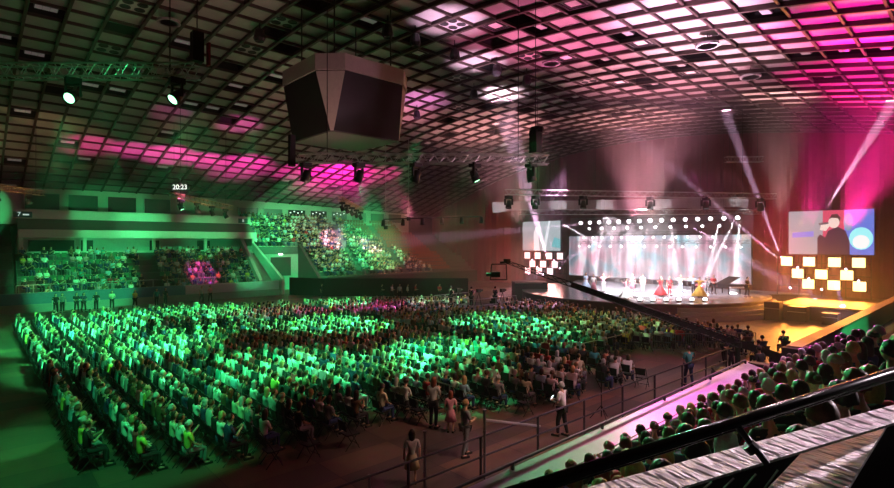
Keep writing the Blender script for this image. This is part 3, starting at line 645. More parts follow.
# the rest of the crowd, too many to count: one mesh
def tpl(v, hairstyle, lite):
    b, s, t, sh, hd, _ = body_parts('sit', v, 0)
    h = hair_mb(hairstyle, hd, 1, 0)
    parts = [(b, 0), (s, 1), (h, 2)] + ([] if lite else [(t, 3)])
    return [(np.array(p.v, dtype=np.float32), p.f, k) for p, k in parts]
TP = [tpl(v, hs, False) for v, hs in ((0, 'short'), (1, 'bob'), (2, 'short'), (3, 'long'), (1, 'short'), (0, 'long'))]
slots = SKINS + [CLOTH[k] for k in CLK] + [HAIRS[k] for k in HK]
def crowd(name, label, places):
    V = []; L = []; LT = []; MI = []; nv = 0
    for (x, y, z, a) in places:
        t = rnd.choice(TP); c, h, st, fem = pick(); sc = rnd.uniform(.92, 1.04)
        ms = [rnd.randrange(3), 3 + CLK.index(c), 3 + len(CLK) + HK.index(h), 3 + CLK.index(rnd.choice(['black', 'dark blue', 'grey']))]
        ca, sa = math.cos(a) * sc, math.sin(a) * sc
        for va, fc, k in t:
            w = np.empty_like(va); w[:, 0] = x + va[:, 0] * ca - va[:, 1] * sa; w[:, 1] = y + va[:, 0] * sa + va[:, 1] * ca; w[:, 2] = z + va[:, 2] * sc
            V.append(w)
            key = id(fc)
            if key not in FC: FC[key] = (np.concatenate([np.array(f, dtype=np.int32) for f in fc]), np.array([len(f) for f in fc], dtype=np.int32), fc)
            fl, ft_, _ = FC[key]
            L.append(fl + nv); LT.append(ft_); MI.append(np.full(len(ft_), ms[k], dtype=np.int32)); nv += len(va)
    V = np.concatenate(V); L = np.concatenate(L); LT = np.concatenate(LT); MI = np.concatenate(MI)
    me = bpy.data.meshes.new(name); me.vertices.add(len(V)); me.vertices.foreach_set('co', V.ravel())
    me.loops.add(len(L)); me.loops.foreach_set('vertex_index', L)
    me.polygons.add(len(LT)); me.polygons.foreach_set('loop_start', np.concatenate([[0], np.cumsum(LT)[:-1]]).astype(np.int32))
    for m in slots: me.materials.append(m)
    me.polygons.foreach_set('material_index', MI); me.polygons.foreach_set('use_smooth', np.ones(len(LT), dtype=bool))
    me.update(calc_edges=True)
    o = bpy.data.objects.new(name, me); COL.objects.link(o); tag(o, label, 'crowd', kind='stuff'); return o
FC = {}
P = [(u, v, 0, rnd.uniform(-.2, .2) + .25 * math.atan2(26 - v, 52 - u)) for u, v, _, _ in rest]
for (u, v, z) in left_seats:
    if rnd.random() < .72: P.append((u, v, z, -PI / 2 + rnd.uniform(.1, .7)))
for (u, v, z) in far_seats:
    if rnd.random() < .96: P.append((u, v, z, -PI / 2 + rnd.uniform(.1, .7)))
crowd('seated_crowd', 'mass of seated spectators filling the floor, the left stand and the far stand', P)
# their chairs
cm = MB()
for u, v, _, _ in rest: cm.box((u - .2, v - .22, .42), (u + .24, v + .22, .45)); cm.box((u - .27, v - .21, .56), (u - .24, v + .21, .88)); cm.bar((u - .25, v - .22, .56), (u + .2, v - .22, 0), .025, .025); cm.bar((u - .25, v + .22, .56), (u + .2, v + .22, 0), .025, .025)
tag(cm.build('folding_chairs', BLACK), 'rows of black folding chairs under the floor crowd', 'chairs', kind='stuff')

# ------------------------------------------------------------------ near stand spectators, seen from behind
near = []
for k in range(6):
    v, z = NV0 - NDV * k, NZ0 + NDZ * k
    u = ip(v, [(.8, 3.7), (2.6, 3.6), (5, 4.4)]); n = 0
    ue = ip(v, [(.8, 11), (1.8, 13), (2.6, 17), (3.4, 19.5), (5, 20.2)])
    while u < ue:
        if rnd.random() < .95: near.append((u + rnd.uniform(-.05, .05), v, z, k, n))
        u += .60; n += 1
for (u, v, z, k, n) in near:
    c, h, st, fem = pick(); c = rnd.choice([c, 'black', 'grey', 'red', 'dark blue'])
    person('%s-clad spectator, %s, %s seat from left, %s row behind parapet' % (c, DESC[st].format(h), ORD[n], ORD[k]),
           (u, v, z), PI / 2 - .55 + rnd.uniform(-.25, .25), 'sit', rnd.choice([0, 0, 1, 3]), .95 if fem else 1.0, c, 'black', h, st, female=fem, turn=rnd.choice([-.3, -.15, 0]), group='spectators in the near stand', skin=rnd.randrange(3), lite=True)
seat_rows('stadium_seats', 'plastic seats of the near stand in front of the camera', [(u, v, z, -1) for (u, v, z, k, n) in near], SEATM)

# ------------------------------------------------------------------ standing people
def stand(label, u, v, rz, **kw):
    z = kw.pop('z', 0); kw.setdefault('legs', 'black'); return person(label, (u, v, z), rz, 'stand', kw.pop('v_', 0), **kw)
# facing angle helper: towards image right is RIGHT, away from the camera is FWD
A_R = math.atan2(RIGHT.y, RIGHT.x); A_F = math.atan2(FWD.y, FWD.x)
stand('standing man in white shirt and black trousers looking at a phone by the near railing', 14.2, 9.9, A_F + .9, v_=1, shirt='white', hair='grey', style='short', hands=True, sub=2, turn=.1)
p = MB().cbox((0, 0, 0), (.015, .075, .15)).build('phone', mat('phone_screen', (.5, .5, .5), .2, emit=(.8, .95, 1), strength=2.5)); p.location = (14.2 + .36 * math.cos(A_F + .9), 9.9 + .36 * math.sin(A_F + .9), 1.2); p.rotation_euler = (0, -.5, A_F + .9); tag(p, 'lit phone held by the standing man in the white shirt', 'phone')
stand('grey-haired woman in long grey jacket walking along the near aisle', 10.75, 10.9, A_R + .5, v_=1, sc=.95, shirt='grey', legs='grey', hair='blond', style='short', female=True, hands=True, sub=2)
stand('girl in pale knee-length dress with long dark hair watching from the near aisle', 8.5, 10.6, A_F + .1, v_=0, sc=.80, shirt='pale grey', legs='cream', hair='dark', style='long', dress=.52, female=True, hands=True, sub=2)
stand('woman in grey top and black trousers with long auburn hair standing at the barrier', 11.6, 13.3, A_F - .5, v_=2, sc=.98, shirt='pale grey', hair='auburn', style='long', female=True, hands=True, sub=2)
stand('child in patterned pink dress standing next to the woman with auburn hair', 11.75, 12.6, A_F - .2, v_=0, sc=.78, shirt='pink', legs='pink', hair='auburn', style='long', dress=.5, female=True, sub=2)
stand('man in dark green shirt standing at the foot of the camera crane', 23.3, 9.6, A_F + .2, v_=1, shirt='teal', legs='dark blue', hair='dark', style='short', sub=2)
stand('crane operator in black leaning on the crane counterweight', 27.6, 9.3, A_F + 1.2, v_=1, shirt='black', hair='dark', style='short', sub=2)
stand('second crane operator in black behind the crane', 29.2, 10.2, A_F + .6, v_=2, shirt='black', hair='brown', style='short')
stand('usher in black standing at the rail near the tunnel', 23.6, 6.9, A_F + .3, v_=3, shirt='black', hair='dark', style='short', z=.35)
for n, (u, v, c) in enumerate([(29.3, 8.6, 'black'), (30.9, 8.9, 'dark blue'), (33.5, 8.6, 'black'), (31.8, 9.9, 'brown')]):
    person('%s-top spectator on the orange-lit floor beyond the crane, %s from the left' % (c, ORD[n]), (u, v, 0), A_F + rnd.uniform(-.3, .3), 'sit', rnd.choice([0, 1]), 1, c, 'black', 'dark', 'short', group='people beyond the crane')
    chair((u, v, 0), A_F, 'black chair on the orange-lit floor beyond the crane, %s from the left' % ORD[n], 'chairs beyond the crane')
for n, (u, c, h) in enumerate([(5.0, 'black', 'dark'), (5.5, 'grey', 'brown'), (6.5, 'black', 'dark'), (7.0, 'dark blue', 'dark'), (8.0, 'black', 'brown'), (9.3, 'cream', 'auburn'), (11.1, 'yellow', 'blond'), (13.0, 'teal', 'dark'), (13.9, 'black', 'dark'), (17.2, 'pale grey', 'brown'), (18.2, 'pink', 'dark')]):
    stand('%s-top person standing before the left barrier, %s from the left' % (c, ORD[n]), u + .6, 57.6 + rnd.uniform(-.4, .4), -PI / 2 + rnd.uniform(-.3, .9), v_=rnd.choice([0, 1, 3]), shirt=c, hair=h, style=rnd.choice(['short', 'bob']), group='people standing before the left barrier')
for n, (u, v, c) in enumerate([(33.4, 47.0, 'black'), (34.3, 46.3, 'white'), (34.9, 45.7, 'pale grey'), (35.6, 45.2, 'white'), (36.4, 44.8, 'red'), (38.4, 43.0, 'red'), (28.8, 52.0, 'black')]):
    stand('%s-top person standing before the dark far stand wall, %s from left' % (c, ORD[n]), u, v, -PI / 2 + rnd.uniform(-.3, .9), v_=rnd.choice([0, 1]), shirt=c, hair='dark', style='short', group='people before the far stand wall')

# ------------------------------------------------------------------ camera platform in the middle of the crowd
t = thing('camera_platform', 'black camera riser with rails in the middle of the floor crowd', 'platform', (32.2, 31.4, 0))
MB().box((-2.6, -2.4, .0), (2.6, 2.4, .8)).build('deck', BLACK, t)
rl = MB()
for a, b in (((-2.6, -2.4), (-2.6, 2.4)), ((-2.6, 2.4), (2.6, 2.4)), ((-2.6, -2.4), (2.6, -2.4))):
    for z in (1.25, 1.75): rl.tube((*a, z), (*b, z), .025, 6)
rl.build('guard_rail', STEEL, t)
for x in (-2.6, 0, 2.6):
    for y in (-2.4, 2.4): MB().tube((x, y, .8), (x, y, 1.78), .03, 6).build('post', STEEL, t)
for n, (x, y) in enumerate([(30.6, 32.8), (31.5, 31.2), (33.2, 30.0)]):
    stand('camera operator in black on the camera riser, %s from the left' % ORD[n], x, y, A_R + .8, v_=2, shirt='black', hair='dark', style='short', z=.8)
    c = thing('video_camera', 'video camera on tripod on the riser, %s from the left' % ORD[n], 'camera', (x + .75, y - .2, .8), A_R + .9)
    for a in range(3): MB().tube((0, 0, 1.25), (.4 * math.cos(a * 2.1), .4 * math.sin(a * 2.1), 0), .025, 6).build('tripod_leg', DARK, c)
    b = MB().box((-.3, -.1, 1.25), (.2, .1, 1.55)); b.build('camera_body', BLACK, c); MB().tube((.2, 0, 1.4), (.5, 0, 1.4), .09, 12).build('zoom_lens', BLACK, c)

# ------------------------------------------------------------------ floor railing, barriers
rail_thing('floor_railing', 'long steel railing with two rails along the near edge of the floor', (5.2, 9.7, 0), (27.2, 9.4, 0), 1.1, 9, DSTEEL, 2, .03)
for n, (x, y, h, l) in enumerate([(10.1, 9.5, 1.85, 'tall steel post with collars in front of the woman in the grey jacket'), (8.35, 9.9, 1.6, 'tall steel post with collars beside the girl in the pale dress'), (6.7, 9.9, 1.0, 'short steel post with collars left of the girl in the pale dress')]):
    t = thing('steel_post', l, 'post', (x, y, 0)); MB().tube((0, 0, 0), (0, 0, h), .035, 10).build('pole', STEEL, t)
    for z in (h * .35, h * .68, h - .04): MB().tube((0, 0, z), (0, 0, z + .05), .05, 10).build('collar', STEEL, t)
t = thing('gate_bar', 'horizontal steel bar joining the tall post to the railing', 'bar', (11.4, 9.6, 1.2)); MB().tube((-1.3, -.1, .38), (1.3, .05, -.45), .035, 8).build('tube', ALU, t)
def barrier(label, p, q, h=1.1, nb=18, group=None):
    p, q = Vector(p), Vector(q); o = (p + q) / 2; t = thing('crowd_barrier', label, 'barrier', tuple(o), 0, group); a, b = p - o, q - o; Z = Vector((0, 0, 1))
    f = MB(); f.tube(a + Z * h, b + Z * h, .022, 8); f.tube(a + Z * .2, b + Z * .2, .018, 8); f.tube(a + Z * .2, a + Z * h, .022, 8); f.tube(b + Z * .2, b + Z * h, .022, 8); f.build('frame', STEEL, t)
    g = MB()
    for k in range(1, nb): c = a.lerp(b, k / nb); g.tube(c + Z * .2, c + Z * h, .009, 5)
    g.build('bars', STEEL, t)
    s = Vector((b - a).normalized().cross(Z)) * .3
    for c in (a.lerp(b, .1), a.lerp(b, .9)): MB().bar(c - s + Z * .02, c + s + Z * .02, .05, .03).tube(c, c + Z * .2, .018, 6).build('foot', STEEL, t)
barrier('steel crowd barrier at the end of the seating block behind the woman with auburn hair', (12.9, 13.9, 0), (12.9, 16.2, 0), 1.1, 8)
barrier('steel crowd barrier continuing the one behind the woman with auburn hair', (12.9, 16.3, 0), (12.9, 18.6, 0), 1.1, 8)
for k in range(4):
    a = (28.6 + 1.25 * k, 13.9 - 1.0 * k, 0); b = (29.75 + 1.25 * k, 13.0 - 1.0 * k, 0)
    barrier('crowd barrier in the bar fence left of the crane base, %s from the left' % ORD[k], a, b, 1.1, 14, 'barriers by the crane')
barrier('crowd barrier edging the green floor patch before the crane', (23.2, 15.0, 0), (27.6, 14.9, 0), 1.1, 4)
t = thing('microphone_stand', 'black tripod stand in the near aisle right of the man in white', 'stand', (16.6, 9.9, 0)); MB().tube((0, 0, .1), (0, 0, 1.9), .02, 6).build('pole', BLACK, t); MB().cbox((0, 0, 1.95), (.25, .12, .12)).build('head', DARK, t)
for a in range(3): MB().tube((0, 0, .5), (.4 * math.cos(a * 2.1), .4 * math.sin(a * 2.1), 0), .015, 6).build('leg', BLACK, t)

# ------------------------------------------------------------------ camera crane
base = Vector((26.9, 8.8, 0)); tip = Vector((19.05, 16.44, 5.38)); piv = Vector((26.9, 8.8, 1.55)); tail = Vector((28.2, 7.55, .95))
t = thing('camera_crane', 'long black camera crane reaching over the crowd from the near aisle', 'camera crane', tuple(base))
arm = MB(); d = (tip - piv); n_ = 26
def sec(s):   # half size of the arm at s
    return .22 * (1 - s) + .07 * s
side = d.cross(Vector((0, 0, 1))).normalized(); upv = side.cross(d).normalized()
P4 = lambda s, i, j: piv - base + d * s + side * i * sec(s) * .7 + upv * j * sec(s)
for i, j in ((1, 1), (1, -1), (-1, 1), (-1, -1)):
    arm.tube(P4(0, i, j), P4(1, i, j), .035, 6, .02)
for k in range(n_):
    s0, s1 = k / n_, (k + 1) / n_
    for i in (1, -1): arm.tube(P4(s0, i, 1), P4(s1, i, -1), .014, 5); arm.tube(P4(s0, i, -1), P4(s1, i, 1), .014, 5)
arm.bar(piv - base, piv - base + d * .72, .16, .26)
arm.build('arm', BLACK, t)
MB().bar(piv - base, tail - base, .3, .34).build('rear_arm', BLACK, t)
for k in range(3): MB().cbox(tuple(tail - base + Vector((.0 + .14 * k, -.14 * k, -.1))), (.16, .55, .5)).build('counterweight', DARK, t)
MB().lathe([(.12, 0), (.12, 1.3), (.2, 1.35), (.2, 1.6), (.001, 1.62)], n=12).build('column', BLACK, t)
for a in range(4): MB().bar((0, 0, .25), (.95 * math.cos(a * PI / 2 + .4), .95 * math.sin(a * PI / 2 + .4), .05), .1, .1).build('base_leg', DARK, t)
h = MB(); hc = tip - base
h.cbox((hc.x, hc.y, hc.z + .05), (.24, .24, .2)); h.tube((hc.x, hc.y, hc.z), (hc.x - .25, hc.y + .23, hc.z - .02), .05, 8); h.build('tip_joint', BLACK, t)
hx = hc + Vector((-.28, .27, -.1))
fr = MB(); r_ = RIGHT
for a, b in (((-.35, 0), (.35, 0)), ((.35, 0), (.38, -.75)), ((-.35, 0), (-.42, -.75)), ((-.42, -.75), (.38, -.75))): fr.tube(hx + r_ * a[0] + Vector((0, 0, a[1])), hx + r_ * b[0] + Vector((0, 0, b[1])), .028, 6)
fr.build('remote_head_frame', BLACK, t)
cb = MB(); cc = hx + Vector((0, 0, -.5)); cb.bar(cc - r_ * .38, cc + r_ * .05, .22, .24); cb.tube(cc - r_ * .38, cc - r_ * .62, .09, 10); cb.build('crane_camera', BLACK, t)
c = thing('flight_case', 'black flight case lying on the floor below the crane', 'case', (25.6, 9.1, 0), .5); MB().box((-.6, -.3, 0), (.6, .3, .45)).build('case_body', BLACK, c)
for x in (-.35, .35): MB().cbox((x, .31, .3), (.1, .02, .06)).build('latch', STEEL, c)

# ------------------------------------------------------------------ trusses and lamps
def truss(name, label, p, q, size=.4, bays=12, m=ALU, hang=True, group=None, r=.028):
    p, q = Vector(p), Vector(q); o = (p + q) / 2; t = thing(name, label, 'truss', tuple(o), 0, group); a, b = p - o, q - o; d = (b - a).normalized()
    s = d.cross(Vector((0, 0, 1))).normalized() * size / 2; z = s.cross(d).normalized() * size / 2
    ch = MB()
    for i, j in ((1, 1), (1, -1), (-1, 1), (-1, -1)): ch.tube(a + s * i + z * j, b + s * i + z * j, r, 6)
    ch.build('chords', m, t)
    br = MB()
    for k in range(bays):
        u0, u1 = a.lerp(b, k / bays), a.lerp(b, (k + 1) / bays); um = (u0 + u1) / 2
        for i in (1, -1): br.tube(u0 + s * i + z, um + s * i - z, r * .5, 5); br.tube(um + s * i - z, u1 + s * i + z, r * .5, 5)
        for j in (1, -1): br.tube(u0 - s + z * j, um + s + z * j, r * .5, 5); br.tube(um + s + z * j, u1 - s + z * j, r * .5, 5)
    br.build('braces', m, t)
    if hang:
        for f in (.12, .88):
            w = a.lerp(b, f); wz = zc(o.x + w.x, o.y + w.y) - o.z
            MB().tube(w, (w.x, w.y, wz - .02), .02, 5).build('hanging_cable', DARK, t)
    return t
LENS = {}
def lens_mat(c, s):
    k = (c, s)
    if k not in LENS: LENS[k] = mat('lamp_lens_%d' % len(LENS), (.5, .5, .5), .3, emit=c, strength=s)
    return LENS[k]
OFFL = mat('lamp_lens_off', (.08, .09, .1), .15, 0, .05, 3, spec=.8)
def moving_head(label, loc, target, lens, sc=1.0, group=None):
    t = thing('moving_head_lamp', label, 'stage lamp', loc, 0, group); d = (Vector(target) - Vector(loc)).normalized(); c = Vector((0, 0, -.48 * sc))
    MB().box((-.18 * sc, -.14 * sc, -.16 * sc), (.18 * sc, .14 * sc, 0)).build('base', BLACK, t)
    a = d.cross(Vector((0, 0, 1))); a = a.normalized() if a.length > .05 else Vector((1, 0, 0))
    y = MB(); y.bar(c * .35 - a * .2 * sc, c * .35 + a * .2 * sc, .08 * sc, .05 * sc)
    for s in (-1, 1): y.bar(c * .35 + a * .2 * sc * s, c * 1.05 + a * .2 * sc * s, .1 * sc, .05 * sc)
    y.build('yoke', BLACK, t)
    hd = MB().lathe([(.001, -.24 * sc), (.12 * sc, -.22 * sc), (.15 * sc, .0), (.17 * sc, .2 * sc), (.15 * sc, .2 * sc), (.14 * sc, .16 * sc)], c, d, 14).build('lamp_head', BLACK, t, True)
    MB().lathe([(.001, .19 * sc), (.10 * sc, .185 * sc), (.145 * sc, .165 * sc)], c, d, 16).build('lens', lens, hd)
    return t
GL = lens_mat((.3, 1, .5), 4); 
truss('lighting_truss', 'lighting truss crossing the upper left with two green lamps', (0.0, 21.75, 11.6), (5.15, 17.0, 11.6), .4, 14)
moving_head('glowing green lamp under the left truss, left of the pair', (2.33, 19.59, 11.38), tuple(Vector((2.33, 19.59, 10.9)) - FWD * 5 - Vector((0, 0, 2.6))), GL, 1.15)
moving_head('glowing green lamp under the left truss, right of the pair', (4.69, 17.42, 11.38), tuple(Vector((4.69, 17.42, 10.9)) - FWD * 3 - RIGHT * 1.5 - Vector((0, 0, 2.6))), GL, 1.15)
t = thing('chain_hoist', 'dark hoist cluster with cables at the right end of the left truss', 'hoist', (5.15, 17.0, 11.7)); MB().box((-.16, -.14, .2), (.16, .16, 1.1)).build('hoist_body', BLACK, t); MB().box((.25, -.25, .1), (.32, -.05, .8)).build('strap', mat('red_strap', (.25, .03, .05), .7), t); MB().tube((0, 0, 1.1), (0, 0, zc(5.15, 17) - 11.72), .02, 5).build('cable', DARK, t)
truss('lighting_truss', 'lighting truss running right from below the hanging cube', (10.67, 21.44, 10.07), (18.9, 13.9, 10.0), .4, 22)
for n, (q, l, on) in enumerate([((10.96, 21.17), 'first lamp from the left, unlit', 0), ((12.69, 19.58), 'unlit lamp below the cube', 0), ((14.55, 17.86), 'unlit lamp in the middle', 0), ((16.48, 16.09), 'green lamp right of the middle', 1), ((18.31, 14.41), 'green lamp at the right end', 1)]):
    moving_head('moving head under the truss below the cube, ' + l, (q[0], q[1], 9.86), (q[0] + 1, q[1] - 4.5 + n, 6) if on else (q[0] - 1, q[1] + 3, 3), GL if on else OFFL, 1.25)
t = thing('chain_hoist', 'dark hoist on the right end of the truss below the cube', 'hoist', (18.5, 14.3, 10.2)); MB().box((-.2, -.2, .1), (.2, .2, 1.1)).lathe([(.3, 0), (.3, .25), (.001, .3)], (0.1, 0, 1.0), n=10).build('hoist_body', BLACK, t); MB().tube((0, 0, 1.1), (0, 0, zc(18.5, 14.3) - 10.22), .02, 5).build('cable', DARK, t)
t = thing('chain_hoist', 'black clamp hanging at the left end of the truss below the cube', 'hoist', (10.5, 21.6, 10.2)); MB().box((-.12, -.12, -.5), (.12, .12, .9)).build('hoist_body', BLACK, t)
TAN = mat('truss_warm_lit', (.5, .36, .2), .4, .6)  # truss metal tinted tan: the warm light is put into its colour
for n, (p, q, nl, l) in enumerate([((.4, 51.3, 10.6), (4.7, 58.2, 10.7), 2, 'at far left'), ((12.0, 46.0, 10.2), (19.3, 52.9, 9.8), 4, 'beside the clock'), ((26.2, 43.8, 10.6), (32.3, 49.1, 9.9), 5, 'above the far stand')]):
    truss('lighting_truss', 'short warm-lit truss seen end-on ' + l, p, q, .4, 14, TAN)
    for k in range(nl):
        f = (k + .5) / nl; c = Vector(p).lerp(Vector(q), f)
        moving_head('unlit lamp under short truss %s, %s from near end' % (l, ORD[k]) if not (n == 1 and k == 0) else 'pale green lamp under the short truss beside the clock', (c.x, c.y, c.z - .22), (c.x + 4, c.y - 3, 0), OFFL if not (n == 1 and k == 0) else GL, 1.3)
truss('lighting_truss', 'long far truss hanging across the front of the stage', (34.17, 29.72, 10.73), (51.43, 13.85, 10.35), .45, 34)
truss('stage_truss', 'stage roof truss above the main screen', (40.6, 33.3, 9.4), (60.56, 17.67, 9.55), .5, 34)
truss('short_truss', 'small empty truss hanging in front of the red curtain', (53.8, 18.7, 14.4), (56.4, 16.3, 14.4), .5, 6)
for n, (x, y, z) in enumerate([(36.2, 28.0, 10.4), (39.3, 25.2, 10.4), (43.5, 21.2, 10.3), (47, 17.9, 10.3), (50.5, 14.7, 10.2), (34.4, 29.5, 10.4)]):
    moving_head('dark lamp under the long far truss, %s along it' % ORD[n], (x, y, z), (x - 2, y - 1, 2), OFFL, 1.6, 'dark lamps under the long far truss')
t = thing('lamp_bar', 'dark lamp bar with spotlights left of the small screen', 'truss', (33.5, 37.5, 8.6)); MB().tube((-4, 3.7, 0), (3, -2.7, .3), .06, 6).build('bar', DARK, t)
for k in range(6): c = Vector((-4, 3.7, 0)).lerp(Vector((3, -2.7, .3)), k / 5); MB().tube(c + Vector((0, 0, -.1)), c + Vector((-.1, -.1, -.65)), .16, 10, .2).build('spotlight', BLACK, t)
for n, (u, v, z, l) in enumerate([(36.0, 45.5, 9.2, 'left of the small screen'), (33.6, 46.5, 8.2, 'above the far right corner of the crowd')]):
    t = thing('hanging_camera_rig', 'white lattice rig hanging on a cable ' + l, 'rig', (u, v, z))
    MB().box((-.5, -.3, 0), (.5, .3, .1)).box((-.35, -.2, .5), (.35, .2, .6)).tube((-.3, -.15, 0), (-.2, -.1, 1.0), .04).tube((.3, .15, 0), (.2, .1, 1.0), .04).tube((-.3, .15, .1), (.3, -.15, .6), .04).build('cage', ALU, t)
    MB().tube((0, 0, .6), (0, 0, zc(u, v) - z), .03, 5).build('cable', ALU, t); MB().box((-.15, -.15, -.4), (.15, .15, .0)).build('camera_pod', DARK, t)

# ------------------------------------------------------------------ hanging cube
CX, CY, ZT, ZR, ZB = 15.68, 25.52, 15.84, 15.0, 12.05
def octo(h, c): return [(-h, -h + c), (-h + c, -h), (h - c, -h), (h, -h + c), (h, h - c), (h - c, h), (-h + c, h), (-h, h - c)]
t = thing('scoreboard_cube', 'big octagonal black scoreboard cube hanging from the ceiling', 'scoreboard', (CX, CY, 0))
o1, o2 = octo(2.92, 1.07), octo(2.2, .13)
LG = mat('cube_frame_grey', (.42, .38, .36), .5); BS = mat('cube_screen_off', (.012, .012, .013), .35, spec=.3)
for k in range(8):
    a, b = o1[k], o1[(k + 1) % 8]; c, d_ = o2[k], o2[(k + 1) % 8]
    def pan(a, b, c, d_, z0, z1, m, nm, sh=.985):
        g = MB(); s = .96
        vs = [(a[0], a[1], z1), (b[0], b[1], z1), (d_[0], d_[1], z0), (c[0], c[1], z0)]
        vs2 = [(x * s, y * s, z) for x, y, z in vs]; g.add(vs + vs2, [(0, 1, 2, 3), (7, 6, 5, 4), (0, 4, 5, 1), (1, 5, 6, 2), (2, 6, 7, 3), (3, 7, 4, 0)]); return g.build(nm, m, t)
    pan(a, b, a, b, ZR + .02, ZT, LG, 'ring_panel')
    wide = k % 2 == 1
    pan([q * .985 for q in a], [q * .985 for q in b], c, d_, ZB, ZR - .03, BS if wide else LG, 'screen' if wide else 'corner_panel')
MB().prism([(x * .97, y * .97) for x, y in o2], ZB - .04, ZB).build('bottom_plate', mat('cube_bottom', (.10, .09, .09), .4), t)
MB().prism([(x * .93, y * .93) for x, y in o1], ZT - .3, ZT - .25).build('top_plate', BLACK, t)
for x in (-1.8, 1.8):
    for y in (-1.8, 1.8): MB().tube((x, y, ZT - .3), (x, y, zc(CX + x, CY + y) - .05), .04, 6).build('hanging_cable', DARK, t)

# ------------------------------------------------------------------ text helper
def text_mesh(name, s, size, m, parent, loc, rot, ext=.01):
    cu_ = bpy.data.curves.new(name, 'FONT'); cu_.body = s; cu_.size = size; cu_.extrude = ext; cu_.align_x = 'CENTER'; cu_.align_y = 'CENTER'
    o = bpy.data.objects.new(name, cu_); COL.objects.link(o); dg = bpy.context.evaluated_depsgraph_get(); me = bpy.data.meshes.new_from_object(o.evaluated_get(dg)); bpy.data.objects.remove(o)
    me.materials.clear(); me.materials.append(m); q = bpy.data.objects.new(name, me); COL.objects.link(q); q.parent = parent; q.location = loc; q.rotation_euler = rot; return q
t = thing('wall_clock', 'white lit digital clock reading 20:23 below the ceiling edge', 'clock', (14.3, 52.0, 11.45), A_R); MB().box((-.8, -.1, -.3), (.8, .1, .3)).build('clock_case', BLACK, t)
for x in (-.6, .6): MB().tube((x, 0, .3), (x, 0, zc(14.3, 52) - 11.5), .015, 5).build('hanging_rod', DARK, t)
text_mesh('digits', '20:23', .62, mat('clock_digits', (.8, .8, .8), .5, emit=(1, .97, 1), strength=1.3), t, (0, -.11, 0), (PI / 2, 0, 0))
for n, (u, v, z, s) in enumerate([(3.9, 67.85, 9.2, '7'), (1.0, 67.85, 9.4, '6')]):
    t = thing('sector_sign', 'green sector sign with the number 7 at the left end of the gallery' if n == 0 else 'green sector sign cut by the left edge of the picture', 'sign', (u, v, z)); MB().box((-.75, 0, -.3), (.75, .06, .3)).build('board', mat('sign_board', (.05, .18, .15), .5), t)
    text_mesh('number', s, .6, mat('sign_white', (.8, .8, .8), .5, emit=(.7, 1, .9), strength=.6), t, (-.3, -.02, 0), (PI / 2, 0, 0))
    MB().box((.0, -.02, -.08), (.5, 0, .06)).build('arrow_mark', MATS['sign_white'], t)
t = thing('sector_sign', 'small dark blue sector sign at the right end of the gallery', 'sign', (26.2, 67.85, 9.2)); MB().box((-.6, 0, -.3), (.6, .06, .3)).build('board', MATS['sign_board'], t)
text_mesh('number', '8', .5, MATS['sign_white'], t, (0, -.02, 0), (PI / 2, 0, 0))
lw = MB(); lw.box((-6, 67.9, 8.2), (3.4, 72, 12.2)); lw.build('wall_side', WALLM)['kind'] = 'structure'
for k in range(5):
    t = thing('step_light', 'small yellow step light at the left edge, %s from the top' % ORD[k], 'light', (1.55, 66.2 - .8 * k, 5.6 - .62 * k + .3)); MB().box((-.12, -.05, -.1), (.12, .05, .1)).build('lens', lens_mat((1, .8, .2), 3), t); MB().box((-.14, .05, -.12), (.14, .08, .12)).build('plate', DARK, t)
t = thing('doorway_lamp', 'small white lamp above the tunnel door in the far stand', 'light', (30.5, 66.05, 4.8)); MB().box((-.25, -.1, -.08), (.25, .05, .08)).build('lens', lens_mat((1, .95, .9), 6), t); MB().box((-.3, .05, -.12), (.3, .12, .12)).build('plate', DARK, t)

# ------------------------------------------------------------------ stage
DECK = mat('stage_deck', (.42, .46, .47), .22, 0, .15, 1.5, spec=.6); SKIRT = mat('stage_skirt', (.05, .04, .045), .7)
ctr = (51.5, 26.5); pts = []
for k in range(41):
    a = math.radians(68 + k * (302 - 68) / 40); pts.append((ctr[0] + 12 * math.cos(a), ctr[1] + 12 * math.sin(a)))
pts += [(61, 13.5), (61, 40)]
struct(MB().prism(pts, 0, 1.22).build('stage_base', SKIRT)); struct(MB().prism(pts, 1.22, 1.3).build('stage_floor', DECK))
t = thing('stage_steps', 'low curved steps lit green at the right front of the stage', 'steps', (0, 0, 0))
for k in range(3):
    g = MB(); R0, R1 = 12 + .35 * k, 12.35 + .35 * k; A = [math.radians(x) for x in range(222, 296, 4)]
    g.prism([(ctr[0] + R1 * math.cos(a), ctr[1] + R1 * math.sin(a)) for a in A] + [(ctr[0] + (R0 - .02) * math.cos(a), ctr[1] + (R0 - .02) * math.sin(a)) for a in A[::-1]], 0, 1.0 - .3 * k); g.build('step', DECK, t)
